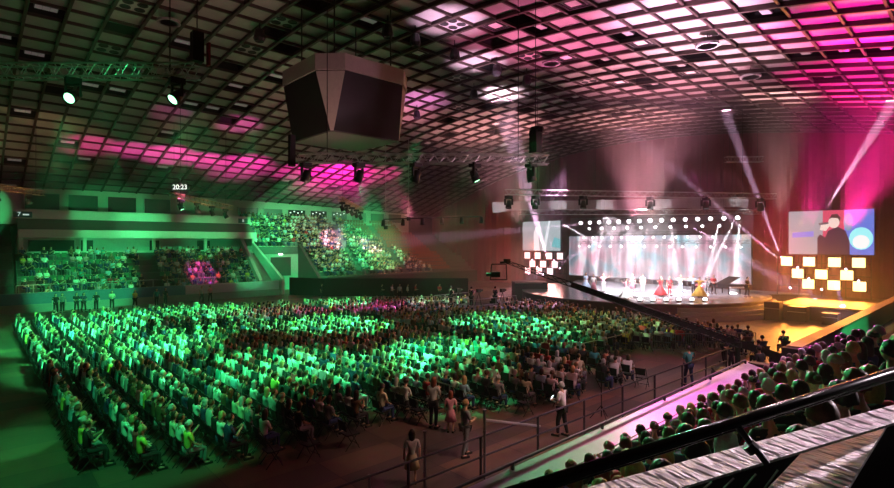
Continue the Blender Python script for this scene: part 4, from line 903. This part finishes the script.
# main screen: light beams and haze are painted into its picture
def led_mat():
    m = bpy.data.materials.new('screen_picture_with_beams'); m.use_nodes = True; nt = m.node_tree; b = nt.nodes['Principled BSDF']; b.inputs['Base Color'].default_value = (.02, .02, .02, 1)
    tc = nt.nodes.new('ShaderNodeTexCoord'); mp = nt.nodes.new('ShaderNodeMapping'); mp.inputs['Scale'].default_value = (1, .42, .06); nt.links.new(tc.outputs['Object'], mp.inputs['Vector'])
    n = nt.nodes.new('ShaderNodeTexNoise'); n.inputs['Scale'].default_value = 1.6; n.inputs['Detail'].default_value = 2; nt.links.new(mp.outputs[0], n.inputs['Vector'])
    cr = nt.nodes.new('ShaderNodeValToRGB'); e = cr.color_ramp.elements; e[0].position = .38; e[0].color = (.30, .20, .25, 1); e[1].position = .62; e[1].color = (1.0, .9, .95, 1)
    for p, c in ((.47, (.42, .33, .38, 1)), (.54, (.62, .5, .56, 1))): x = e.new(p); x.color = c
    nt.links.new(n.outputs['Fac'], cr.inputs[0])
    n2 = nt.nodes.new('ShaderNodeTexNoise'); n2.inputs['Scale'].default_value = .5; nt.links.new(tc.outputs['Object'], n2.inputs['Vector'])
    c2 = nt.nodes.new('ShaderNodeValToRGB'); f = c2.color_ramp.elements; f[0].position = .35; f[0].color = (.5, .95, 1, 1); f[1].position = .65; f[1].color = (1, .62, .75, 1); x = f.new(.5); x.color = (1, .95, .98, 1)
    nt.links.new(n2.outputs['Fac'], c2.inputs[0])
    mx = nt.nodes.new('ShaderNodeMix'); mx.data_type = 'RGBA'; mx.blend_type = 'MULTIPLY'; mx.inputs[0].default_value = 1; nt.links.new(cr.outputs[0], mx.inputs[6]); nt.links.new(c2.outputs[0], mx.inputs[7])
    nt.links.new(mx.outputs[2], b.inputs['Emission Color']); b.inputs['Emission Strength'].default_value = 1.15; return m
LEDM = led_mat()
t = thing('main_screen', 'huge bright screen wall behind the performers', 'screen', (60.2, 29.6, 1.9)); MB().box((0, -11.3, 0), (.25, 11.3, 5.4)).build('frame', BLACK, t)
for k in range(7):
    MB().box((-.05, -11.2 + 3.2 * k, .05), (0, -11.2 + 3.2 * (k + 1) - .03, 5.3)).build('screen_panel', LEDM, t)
t = thing('stage_lamp_wall', 'dark ceiling panel wall above the main screen', 'backdrop', (60.6, 29.6, 7.3)); MB().box((0, -11.3, 0), (.2, 11.3, 2.4)).build('cloth', mat('upper_backdrop', (.2, .16, .18), .8), t)
# pelmet cloth above the stage roof truss
pm = MB(); n_ = 60; vs = []; fs_ = []
for k in range(n_ + 1):
    f = k / n_; u = 46 + f * 15.5; v = 42 - f * 24 ; w = .25 * math.sin(f * 40)
    vs += [(u + w, v + w, 9.9 + .25 * abs(math.sin(f * PI * 5))), (u + w, v + w, 11.2)]
for k in range(n_): fs_.append((2 * k, 2 * k + 2, 2 * k + 3, 2 * k + 1))
pm.add(vs, fs_); pm.add([(x + .06, y + .06, z) for x, y, z in vs], [f[::-1] for f in fs_])
tag(pm.build('stage_pelmet', mat('pelmet_cloth', (.4, .38, .4), .8)), 'pale scalloped pelmet cloth hanging above the stage roof truss', 'curtain')
for f in (.03, .27, .45, .66, .93):
    u = 46 + f * 15.5; v = 42 - f * 24; lamp('pelmet_lamp', (u - 2.6, v - 2.2, 9.0), (u, v, 10.6), 500, (1, .95, .95), 34, .4, .1)
# rows of stage lamps
ROWS = [(56, 18.3, 36.2, 8.85, 15, .20, 'top row'), (56, 20.0, 35.0, 8.1, 10, .14, 'second row'), (57, 21.0, 36.4, 7.0, 13, .10, 'third row'), (57.5, 18.5, 37.4, 5.95, 14, .10, 'lowest row')]
for ri, (u, v0, v1, z, n, r, l) in enumerate(ROWS):
    truss('stage_truss', 'thin stage truss carrying the %s of stage lamps' % l, (u + .35, v0 - .6, z + .45), (u + .35, v1 + .6, z + .45), .25, 20, DARK, hang=True, r=.02)
    for k in range(n):
        v = v0 + (v1 - v0) * k / (n - 1)
        c = [(1, .96, 1), (1, .9, .97), (.75, 1, .97)][(k * 7 + ri) % 3 if (k + ri) % 4 == 0 else 0]
        t = thing('stage_lamp', 'glowing lamp above the main screen, %s, %s from the right' % (l, ORD[k]), 'stage lamp', (u, v, z), 0, 'stage lamps of the ' + l)
        MB().lathe([(.001, -.25), (r * .8, -.2), (r * 1.1, .2), (r, .2), (r * .9, .15)], (0, 0, 0), (-.85, -.2, -.3), 12).build('lamp_can', BLACK, t)
        MB().lathe([(.001, .2), (r * .95, .17)], (0, 0, 0), (-.85, -.2, -.3), 14).build('lens', lens_mat(c, 14), t); MB().tube((0, 0, 0), (.35, 0, .325), .02, 6).tube((.2, 0, .325), (.5, 0, .325), .03, 6).build('clamp', DARK, t)
for k, x in enumerate([(41.76, 21.25), (42.57, 20.51), (43.38, 19.76), (44.19, 19.02), (45.0, 18.27), (45.82, 17.53)]):
    t = thing('footlight', 'round white footlight on the front edge of the stage, %s from the left' % ORD[k], 'stage lamp', (x[0], x[1], 1.32), 0, 'footlights on the stage edge'); MB().box((-.15, -.15, 0), (.15, .15, .12)).build('housing', BLACK, t); MB().ell((0, 0, .2), (.17, .17, .15), 10, 8).build('lens', lens_mat((1, .9, .95), 8), t, True)
# side screens and blinder walls
def side_screen(vc, label, kind):
    t = thing('side_screen', label, 'screen', (58, vc, 5.2)); MB().box((0, -3.25, 0), (.3, 3.25, 4.15)).build('cabinet', BLACK, t)
    def panel(nm, pts, c, s, x=-.02): return MB().add([(x, -y, z) for y, z in pts] + [(x + .015, -y, z) for y, z in pts], [tuple(range(len(pts))), tuple(range(len(pts), 2 * len(pts)))[::-1]]).build(nm, mat('screen_%s_%s' % (nm, kind), (.02, .02, .02), .5, emit=c, strength=s), t)
    E_ = lambda cx, cz, rx, rz, a0=0, a1=360: [(cx + rx * math.cos(math.radians(a0 + (a1 - a0) * k / 16)), cz + rz * math.sin(math.radians(a0 + (a1 - a0) * k / 16))) for k in range(17)]
    # y runs to the right as seen from the hall
    panel('grey_field', [(-3.2, .05), (-.5, .05), (-.5, 4.1), (-3.2, 4.1)], (.42, .40, .44), 1.0)
    if kind == 'right':
        panel('red_field', [(-.5, .05), (1.1, .05), (1.1, 4.1), (-.5, 4.1)], (.75, .08, .16), 1.0)
        panel('blue_field', [(1.1, .05), (3.2, .05), (3.2, 4.1), (1.1, 4.1)], (.12, .22, .8), 1.0)
        panel('cyan_field', E_(2.3, 1.5, .85, 1.0), (.35, .95, 1), 1.1, -.04); panel('white_glow', E_(2.3, 1.2, .6, .6), (1, 1, 1), 1.1, -.06); panel('green_field', E_(1.4, 3.0, .35, .8), (.1, .5, .6), .8, -.04)
        panel('blue_stripe', [(-2.9, 1.6), (-1.2, 1.7), (-1.2, 2.2), (-2.9, 2.1)], (.3, .3, .9), .9, -.04)
        panel('dark_jacket', [(-.9, .05), (1.5, .05), (1.5, 1.2), (1.2, 2.2), (.6, 2.6), (-.1, 2.2), (-.3, 1.6), (-.7, 1.9), (-.9, 1.6)], (.05, .03, .06), .8, -.08)
        panel('face', E_(.35, 3.0, .42, .55), (1, .75, .68), 1.0, -.10); panel('dark_hair', [(.0, 3.3), (.2, 3.72), (.6, 3.75), (.85, 3.4), (.8, 3.0), (.65, 3.35), (.2, 3.4)], (.1, .04, .04), .8, -.12)
        panel('raised_hand', [(-.7, 2.3), (-.25, 2.2), (.1, 2.75), (-.1, 3.0), (-.6, 2.9)], (1, .78, .7), 1.0, -.12); panel('microphone', [(-.75, 2.75), (-.05, 2.85), (-.05, 3.02), (-.8, 2.95)], (.15, .1, .12), 1.0, -.14)
    else:
        panel('pale_field', [(-.5, .05), (3.2, .05), (3.2, 4.1), (-.5, 4.1)], (.45, .52, .55), 1.0); panel('white_figure', [(-1.2, .05), (-.2, .05), (-.4, 1.6), (-.3, 2.8), (-.8, 3.4), (-1.2, 2.6)], (1, .9, .95), 1.1, -.05)
        panel('white_streak', [(.2, .05), (.8, .05), (1.6, 4.1), (1.3, 4.1)], (.9, .95, 1), 1.0, -.04); panel('teal_field', [(1.8, .6), (3.2, .4), (3.2, 1.6), (2.2, 1.9)], (.2, .6, .65), .9, -.04)
side_screen(11.25, 'right side screen showing a singer with a microphone', 'right'); side_screen(43.9, 'left side screen with pale blurred picture beside the stage', 'left')
WARM = lens_mat((1, .72, .30), 3.2); PK = lens_mat((1, .62, .66), 2.2)
for side, vc, sg, lm, col in (('right', 11.9, 1, WARM, (1, .30, .04)), ('left', 43.5, -1, PK, (1, .35, .3))):
    t = thing('lamp_scaffold', 'dark scaffold frame carrying the %s wall of square lamps' % side, 'scaffold', (58.3, vc, 1.3))
    f = MB()
    for k in range(5): f.tube((0, -3.6 + 1.8 * k, 0), (0, -3.6 + 1.8 * k, 3.9), .04, 6)
    for z in (.9, 2.0, 3.1): f.tube((0, -3.6, z), (0, 3.6, z), .04, 6)
    f.build('frame', DARK, t)
    for r, (z, vs_) in enumerate([(4.55, [2.7, .9, -1.05, -2.8]), (3.4, [1.8, -.05, -1.95]), (2.45, [.95, -1.0, -2.85])]):
        for q, dv in enumerate(vs_):
            v = vc + dv if side == 'right' else vc + (dv if r < 2 else dv + 1.65) 
            b = thing('blinder_lamp', '%s square lamp in the %s lamp wall, %s row, %s from left' % ('orange' if sg > 0 else 'pink', side, ORD[r], ORD[q]), 'stage lamp', (57.9, v, z), 0)
            MB().box((0, -.55, -.5), (.42, .55, .5)).build('housing', BLACK, b); MB().box((-.03, -.46, -.42), (0, .46, .42)).build('lens', lm, b); lamp('blinder_light', (57.7, v, z), (40, v - 2 * sg, z - 6), 2400 if sg > 0 else 700, col, 110, .8, .4)
    lamp('blinder_glow', (57.3, vc, 3.6), (46, vc - 4 * sg, -6), 500 if sg > 0 else 400, col, 100, .8, 1.2)
    lamp('blinder_glow', (57.0, vc, 3.6), (60, vc, 3), 200 if sg > 0 else 250, col, 160, .8, .8)
    for k in range(6):
        z = (3.95, 2.95, 2.0)[k % 3]; v = vc + [1.8, 0.9, -.1, -1.9, -2.8, 2.4][k]
        b = thing('pin_spot', 'tiny pale spot between the square lamps of the %s lamp wall, %s of six' % (side, ORD[k]), 'stage lamp', (57.85, v, z), 0, 'pin spots of the %s lamp wall' % side); MB().tube((0, 0, 0), (.45, 0, 0), .12, 8).build('housing', BLACK, b); MB().tube((-.02, 0, 0), (0, 0, 0), .09, 8).build('lens', lens_mat((1, .6, 1), 10), b)
t = thing('side_stage', 'dark side riser below the right lamp wall', 'riser', (53, 11.0, 0)); MB().box((-3, -4, 0), (8, 2.4, 1.2)).build('riser', mat('riser_dark', (.06, .03, .03), .6), t)
MB().box((-3.05, -3.9, 1.1), (-3, 2.3, 1.16)).build('edge_strip', ALU, t)
for n, (u, v, w, h) in enumerate([(48.6, 13.2, 1.1, 1.5), (49.2, 11.6, 1.3, 1.2), (49.0, 9.4, 1.0, .9)]):
    c = thing('equipment_case', 'dark equipment case below the right lamp wall, %s from the left' % ORD[n], 'case', (u, v, 0)); MB().box((-.5, -w / 2, 0), (.5, w / 2, h)).build('case_body', mat('case_dark', (.05, .03, .035), .5), c)
    MB().box((-.52, -w / 2, h * .62), (-.5, w / 2, h * .66)).box((-.52, -w / 2, h - .04), (-.5, w / 2, h)).build('metal_edge', ALU, c)
c = thing('stage_wing', 'dark cloth-covered wing riser left of the stage', 'riser', (45.6, 36.0, 0), math.atan2(-.677, .736)); MB().box((-1.8, -1, 0), (1.8, 2, 2.0)).build('box', SKIRT, c); MB().box((-1.8, -1.03, 1.9), (1.2, -1, 1.96)).build('edge', ALU, c)
# performers (on the deck, z 1.3)
PF = [((48.2, 30.6), 'performer in long blue dress at the left of the stage', dict(shirt='light blue', legs='light blue', dress=.12, style='long', female=True)), ((46.0, 28.3), 'performer in white gown stepping forward on the left of the stage', dict(shirt='white', legs='pink', dress=.3, style='bun', female=True)),
      ((47.5, 28.1), 'performer in pink top next to the white gown', dict(shirt='pink', legs='pale grey', v_=4)), ((43.2, 23.3), 'performer in wide white ball gown at the front of the stage', dict(shirt='pink', legs='white', dress=.1, style='bun', female=True, v_=4)),
      ((49.7, 26.1), 'performer in pale pink dress behind the white ball gown', dict(shirt='pink', legs='pink', dress=.4, style='long', female=True)), ((50.3, 25.3), 'man in pale suit behind the white ball gown', dict(shirt='pale grey', legs='pale grey')),
      ((47.8, 22.3), 'performer in long red dress in the middle of the stage', dict(shirt='red', legs='red', dress=.12, style='long', female=True, v_=5)), ((48.6, 21.8), 'man in dark red suit beside the red dress', dict(shirt='red', legs='red')),
      ((51.3, 21.9), 'man in cream shirt with both arms out, right of the stage middle', dict(shirt='cream', legs='light blue', v_=4)), ((51.8, 20.9), 'performer in blue reaching towards the yellow gown', dict(shirt='light blue', legs='black', v_=4)),
      ((49.7, 19.5), 'performer in wide yellow gown at the right front of the stage', dict(shirt='yellow', legs='yellow', dress=.1, style='bun', female=True, v_=4)), ((53.6, 19.7), 'musician in dark red beside the piano', dict(shirt='red', legs='black', v_=1)), ((54.5, 20.6), 'musician in black behind the red musician', dict(shirt='black', v_=1)),
      ((52.9, 16.5), 'man in black standing alone at the right edge of the stage', dict(shirt='black', v_=1))]
for (u, v), l, kw in PF:
    kw.setdefault('sub', 1); stand(l, u, v, A_F + PI + rnd.uniform(-.6, .6), z=1.3, sc=1.05, hair=rnd.choice(['dark', 'brown', 'blond']), **kw)
t = thing('grand_piano', 'black grand piano at the right of the stage', 'piano', (55.0, 18.6, 1.3), -.6)
MB().prism([(-.75, -.7), (.75, -.7), (.75, .2), (.35, .7), (.1, 1.2), (-.5, 1.3), (-.75, .9)], .6, .95).build('case', BLACK, t); MB().box((-.7, -.95, .62), (.7, -.7, .75)).build('keyboard', PALE, t)
for x, y in ((-.6, -.5), (.6, -.5), (-.2, 1.0)): MB().tube((x, y, 0), (x, y, .6), .05, 8).build('leg', BLACK, t)
MB().add([(-.75, -.6, .96), (-.75, 1.2, .96), (.55, 1.0, 1.65), (.55, -.6, 1.65), (-.75, -.6, .98), (-.75, 1.2, .98), (.55, 1.0, 1.68), (.55, -.6, 1.68)], [(0, 1, 2, 3), (7, 6, 5, 4), (0, 4, 5, 1), (1, 5, 6, 2), (2, 6, 7, 3), (3, 7, 4, 0)]).build('lid', BLACK, t)
t = thing('drum_kit', 'small drum kit behind the performers left of the piano', 'drums', (56.5, 22.0, 1.3))
for x, y, r, z, h in ((0, 0, .3, .05, .5), (-.1, .45, .2, .5, .25), (-.1, -.45, .22, .45, .3), (.3, .1, .17, .65, .2)): MB().lathe([(.001, z), (r, z), (r, z + h), (.001, z + h)], (x, y, 0), n=16).build('drum', mat('drum_shell', (.4, .1, .12), .4), t)
for y in (-.8, .8): MB().tube((0, y, 0), (0, y, 1.1), .02, 6).lathe([(.001, 1.14), (.25, 1.1)], (0, y, 0), n=14).build('cymbal', ALU, t)
# the back curtain
cv_ = MB(); n_ = 240; vs = []; fs_ = []
for k in range(n_ + 1):
    v = -6 + 78 * k / n_; w = .12 * math.sin(v * 3.1) + .06 * math.sin(v * 7.7); vs += [(62.5 + w, v, 0), (62.5 + w * .7, v, zc(62.5, v) - .1)]
for k in range(n_): fs_.append((2 * k, 2 * k + 1, 2 * k + 3, 2 * k + 2))
cv_.add(vs, fs_); cv_.add([(x + .05, y, z) for x, y, z in vs], [f[::-1] for f in fs_])
tag(cv_.build('stage_curtain', CURT), 'huge dark red curtain hanging across the hall behind the stage', 'curtain')

# ------------------------------------------------------------------ foreground rail and metal panels by the camera
def steel_mat():
    m = bpy.data.materials.new('brushed_steel'); m.use_nodes = True; nt = m.node_tree; b = nt.nodes['Principled BSDF']; b.inputs['Metallic'].default_value = .95; b.inputs['Roughness'].default_value = .38; b.inputs['Base Color'].default_value = (.75, .72, .74, 1)
    tc = nt.nodes.new('ShaderNodeTexCoord'); w = nt.nodes.new('ShaderNodeTexNoise'); w.inputs['Scale'].default_value = 9; w.inputs['Detail'].default_value = 2; mp = nt.nodes.new('ShaderNodeMapping'); mp.inputs['Scale'].default_value = (3.2, .8, .8); mp.inputs['Rotation'].default_value = (0, 0, .5); nt.links.new(tc.outputs['Object'], mp.inputs['Vector']); nt.links.new(mp.outputs[0], w.inputs['Vector'])
    bp = nt.nodes.new('ShaderNodeBump'); bp.inputs['Strength'].default_value = .35; bp.inputs['Distance'].default_value = .1; nt.links.new(w.outputs['Fac'], bp.inputs['Height']); nt.links.new(bp.outputs['Normal'], b.inputs['Normal']); return m
BR = steel_mat()
def slab(mb, pts, th):
    n = (Vector(pts[1]) - Vector(pts[0])).cross(Vector(pts[3]) - Vector(pts[0])).normalized() * th
    if n.z > 0: n = -n
    k = len(pts); return mb.add([tuple(p) for p in pts] + [tuple(Vector(p) + n) for p in pts], [tuple(range(k)), tuple(range(k, 2 * k))[::-1]] + [(i, k + i, k + (i + 1) % k, (i + 1) % k) for i in range(k)])
t = thing('stair_handrail', 'thick black tube handrail crossing the lower right corner', 'handrail', (1.2, 1.13, 5.48)); o = Vector((1.2, 1.13, 5.48))
pp = [Vector(p) - o for p in ((1.2, 1.13, 5.48), (3.3, .05, 5.87))]
MB().path(pp, .021, 16).build('tube', mat('handrail_black', (.03, .03, .03), .18, .5, .05, 3, spec=.8), t, True)
lo = Vector((.01, .01, -.028)); MB().path([p + lo for p in pp], .010, 10).build('lower_strip', mat('handrail_strip', (.12, .1, .1), .2, .8), t, True)
MB().tube(Vector((2.07, .68, 5.63)) - o, Vector((2.13, .60, 5.50)) - o, .012, 8).build('bracket', DSTEEL, t); MB().tube(Vector((2.09, .65, 5.565)) - o, Vector((2.10, .63, 5.545)) - o, .026, 10).build('bracket_knob', DSTEEL, t)
PTS_A = ((1.7437, 1.0458, 5.314), (1.8735, 0.9536, 5.3609), (2.4461, 0.5407, 5.4875), (2.2827, 0.6453, 5.2786)); PTS_B = ((2.8091, 0.3514, 5.5413), (3.1627, 0.1486, 5.6182), (2.8486, 0.1338, 5.1384), (2.5008, 0.4448, 5.2981))
t = thing('balustrade_panel', 'shiny brushed steel balustrade with slatted black side in the lower right corner', 'balustrade', (1.5, 1.1, 5.3)); o = Vector(t.location)
Lp = lambda *P_: [tuple(Vector(p) - o) for p in P_]
slab(MB(), Lp((1.4966, 1.1371, 5.3824), (2.8389, 0.3105, 5.6361), (2.7068, 0.2961, 5.5958), (1.718, 0.8744, 5.404)), .012).build('top_strip', BR, t)
slab(MB(), Lp((2.4093, 0.5424, 5.4969), (2.695, 0.3341, 5.5729), (2.2325, 0.3859, 5.4374), (2.0966, 0.599, 5.4062)), .012).build('wide_panel', BR, t)
slab(MB(), Lp(PTS_A[0], PTS_A[1], PTS_A[2], PTS_A[3]), .02).build('dark_panel', BLACK, t)
slab(MB(), Lp(PTS_B[0], PTS_B[1], PTS_B[2], PTS_B[3]), .02).build('dark_panel', BLACK, t)
for a, b in [((1.86, 0.762, 5.446), (1.783, 0.805, 5.407)), ((1.938, 0.718, 5.451), (1.86, 0.762, 5.397)), ((2.017, 0.672, 5.456), (1.938, 0.718, 5.387)), ((2.098, 0.625, 5.462), (2.017, 0.672, 5.377)), ((2.179, 0.577, 5.468), (2.098, 0.625, 5.368))]:
    MB().bar(Vector(a) - o, Vector(b) - o, .006, .004).build('slat', STEEL, t)

# ------------------------------------------------------------------ beams of the show lights through the haze
def beam(src, tgt, power, c, ang): lamp('show_beam', src, tgt, power, c, ang, .25, .05)
PKB = (1, .55, .85)
BS_ = 90.0
for s, g, p, c, a in [((57.6, 42.5, 4), (34.4, 30.5, 19.4), 16000, PKB, 4.5), ((57.6, 41.5, 5), (36, 31.5, 19.4), 5000, PKB, 2), ((57.5, 44, 2.6), (56.5, 46.5, 11), 900, PKB, 2), ((57.5, 42.6, 2.6), (56.5, 45.5, 11), 900, PKB, 2), ((57.5, 41.2, 2.6), (56.5, 44, 11), 900, PKB, 2),
                      ((57.5, 14.8, 4.4), (50, 17.5, 18.5), 9000, PKB, 3.5), ((57.5, 14.8, 4.4), (54, 27, 17), 6000, PKB, 4), ((57, 11.2, 9.6), (47, 5.2, 16.6), 9000, PKB, 4), ((57.4, 10.9, 3.6), (52, 9.2, 1.2), 2500, (.9, .4, 1), 3), ((57.5, 14.6, 4.4), (57.2, 13.2, 2.6), 900, (1, .5, 1), 4),
                      ((56, 35, 8.8), (49, 60, 3), 2500, PKB, 5), ((56, 34, 8.8), (46, 60, 6.5), 2500, PKB, 5), ((56, 31, 8.8), (44, 54, 4), 2000, PKB, 5),
                      ((52, 36, 8.5), (55, 24, 1.3), 2600, (1, .85, .95), 5), ((56, 33, 8.8), (50, 31, 1.3), 2600, (1, .85, .95), 5), ((56, 30, 8.8), (51, 27, 1.3), 3000, (1, .85, .95), 6), ((56, 27, 8.8), (50, 29, 1.3), 3000, (1, .85, .95), 6),
                      ((56, 25, 8.8), (51, 22, 1.3), 3000, (1, .85, .95), 6), ((56, 22, 8.8), (52, 25, 1.3), 3000, (1, .85, .95), 6), ((56, 20, 8.8), (52, 20, 1.3), 3000, (1, .9, .98), 6), ((57, 18.8, 8.8), (56, 22, 1.3), 3000, (1, .9, .98), 6), ((57, 18.4, 8.8), (56, 18.8, 1.3), 3500, (1, .95, 1), 6),
                      ((56, 24, 8.8), (48, 12, 3), 2500, PKB, 4), ((56, 29, 8.8), (48, 38, 2), 2500, PKB, 4),
                      ((2.6, 19.4, 10.8), (12, 34, 7.5), 200, (.05, 1, .3), 14), ((4.9, 17.3, 10.8), (9, 25, 7.5), 150, (.05, 1, .3), 14)]:
    beam(s, g, p * BS_ * (2.2 if g[2] < 6 else 1.3), c, a)
def haze(name, label, a, b, dens):
    hz = MB().box(a, b).build(name, BLACK)
    m = bpy.data.materials.new(name + '_volume'); m.use_nodes = True; nt = m.node_tree; nt.nodes.remove(nt.nodes['Principled BSDF'])
    v_ = nt.nodes.new('ShaderNodeVolumeScatter'); v_.inputs['Density'].default_value = dens; v_.inputs['Anisotropy'].default_value = 0.0; nt.links.new(v_.outputs[0], nt.nodes['Material Output'].inputs['Volume'])
    hz.data.materials.clear(); hz.data.materials.append(m); tag(hz, label, 'haze', kind='stuff')
haze('hall_haze', 'thin haze drifting under the hall ceiling', (-13.9, -15.9, .01), (35.9, 71.9, 20.5), .0005)
haze('stage_haze', 'dense theatrical haze around the stage', (36, -15.9, .01), (62.0, 71.9, 20.5), .009)
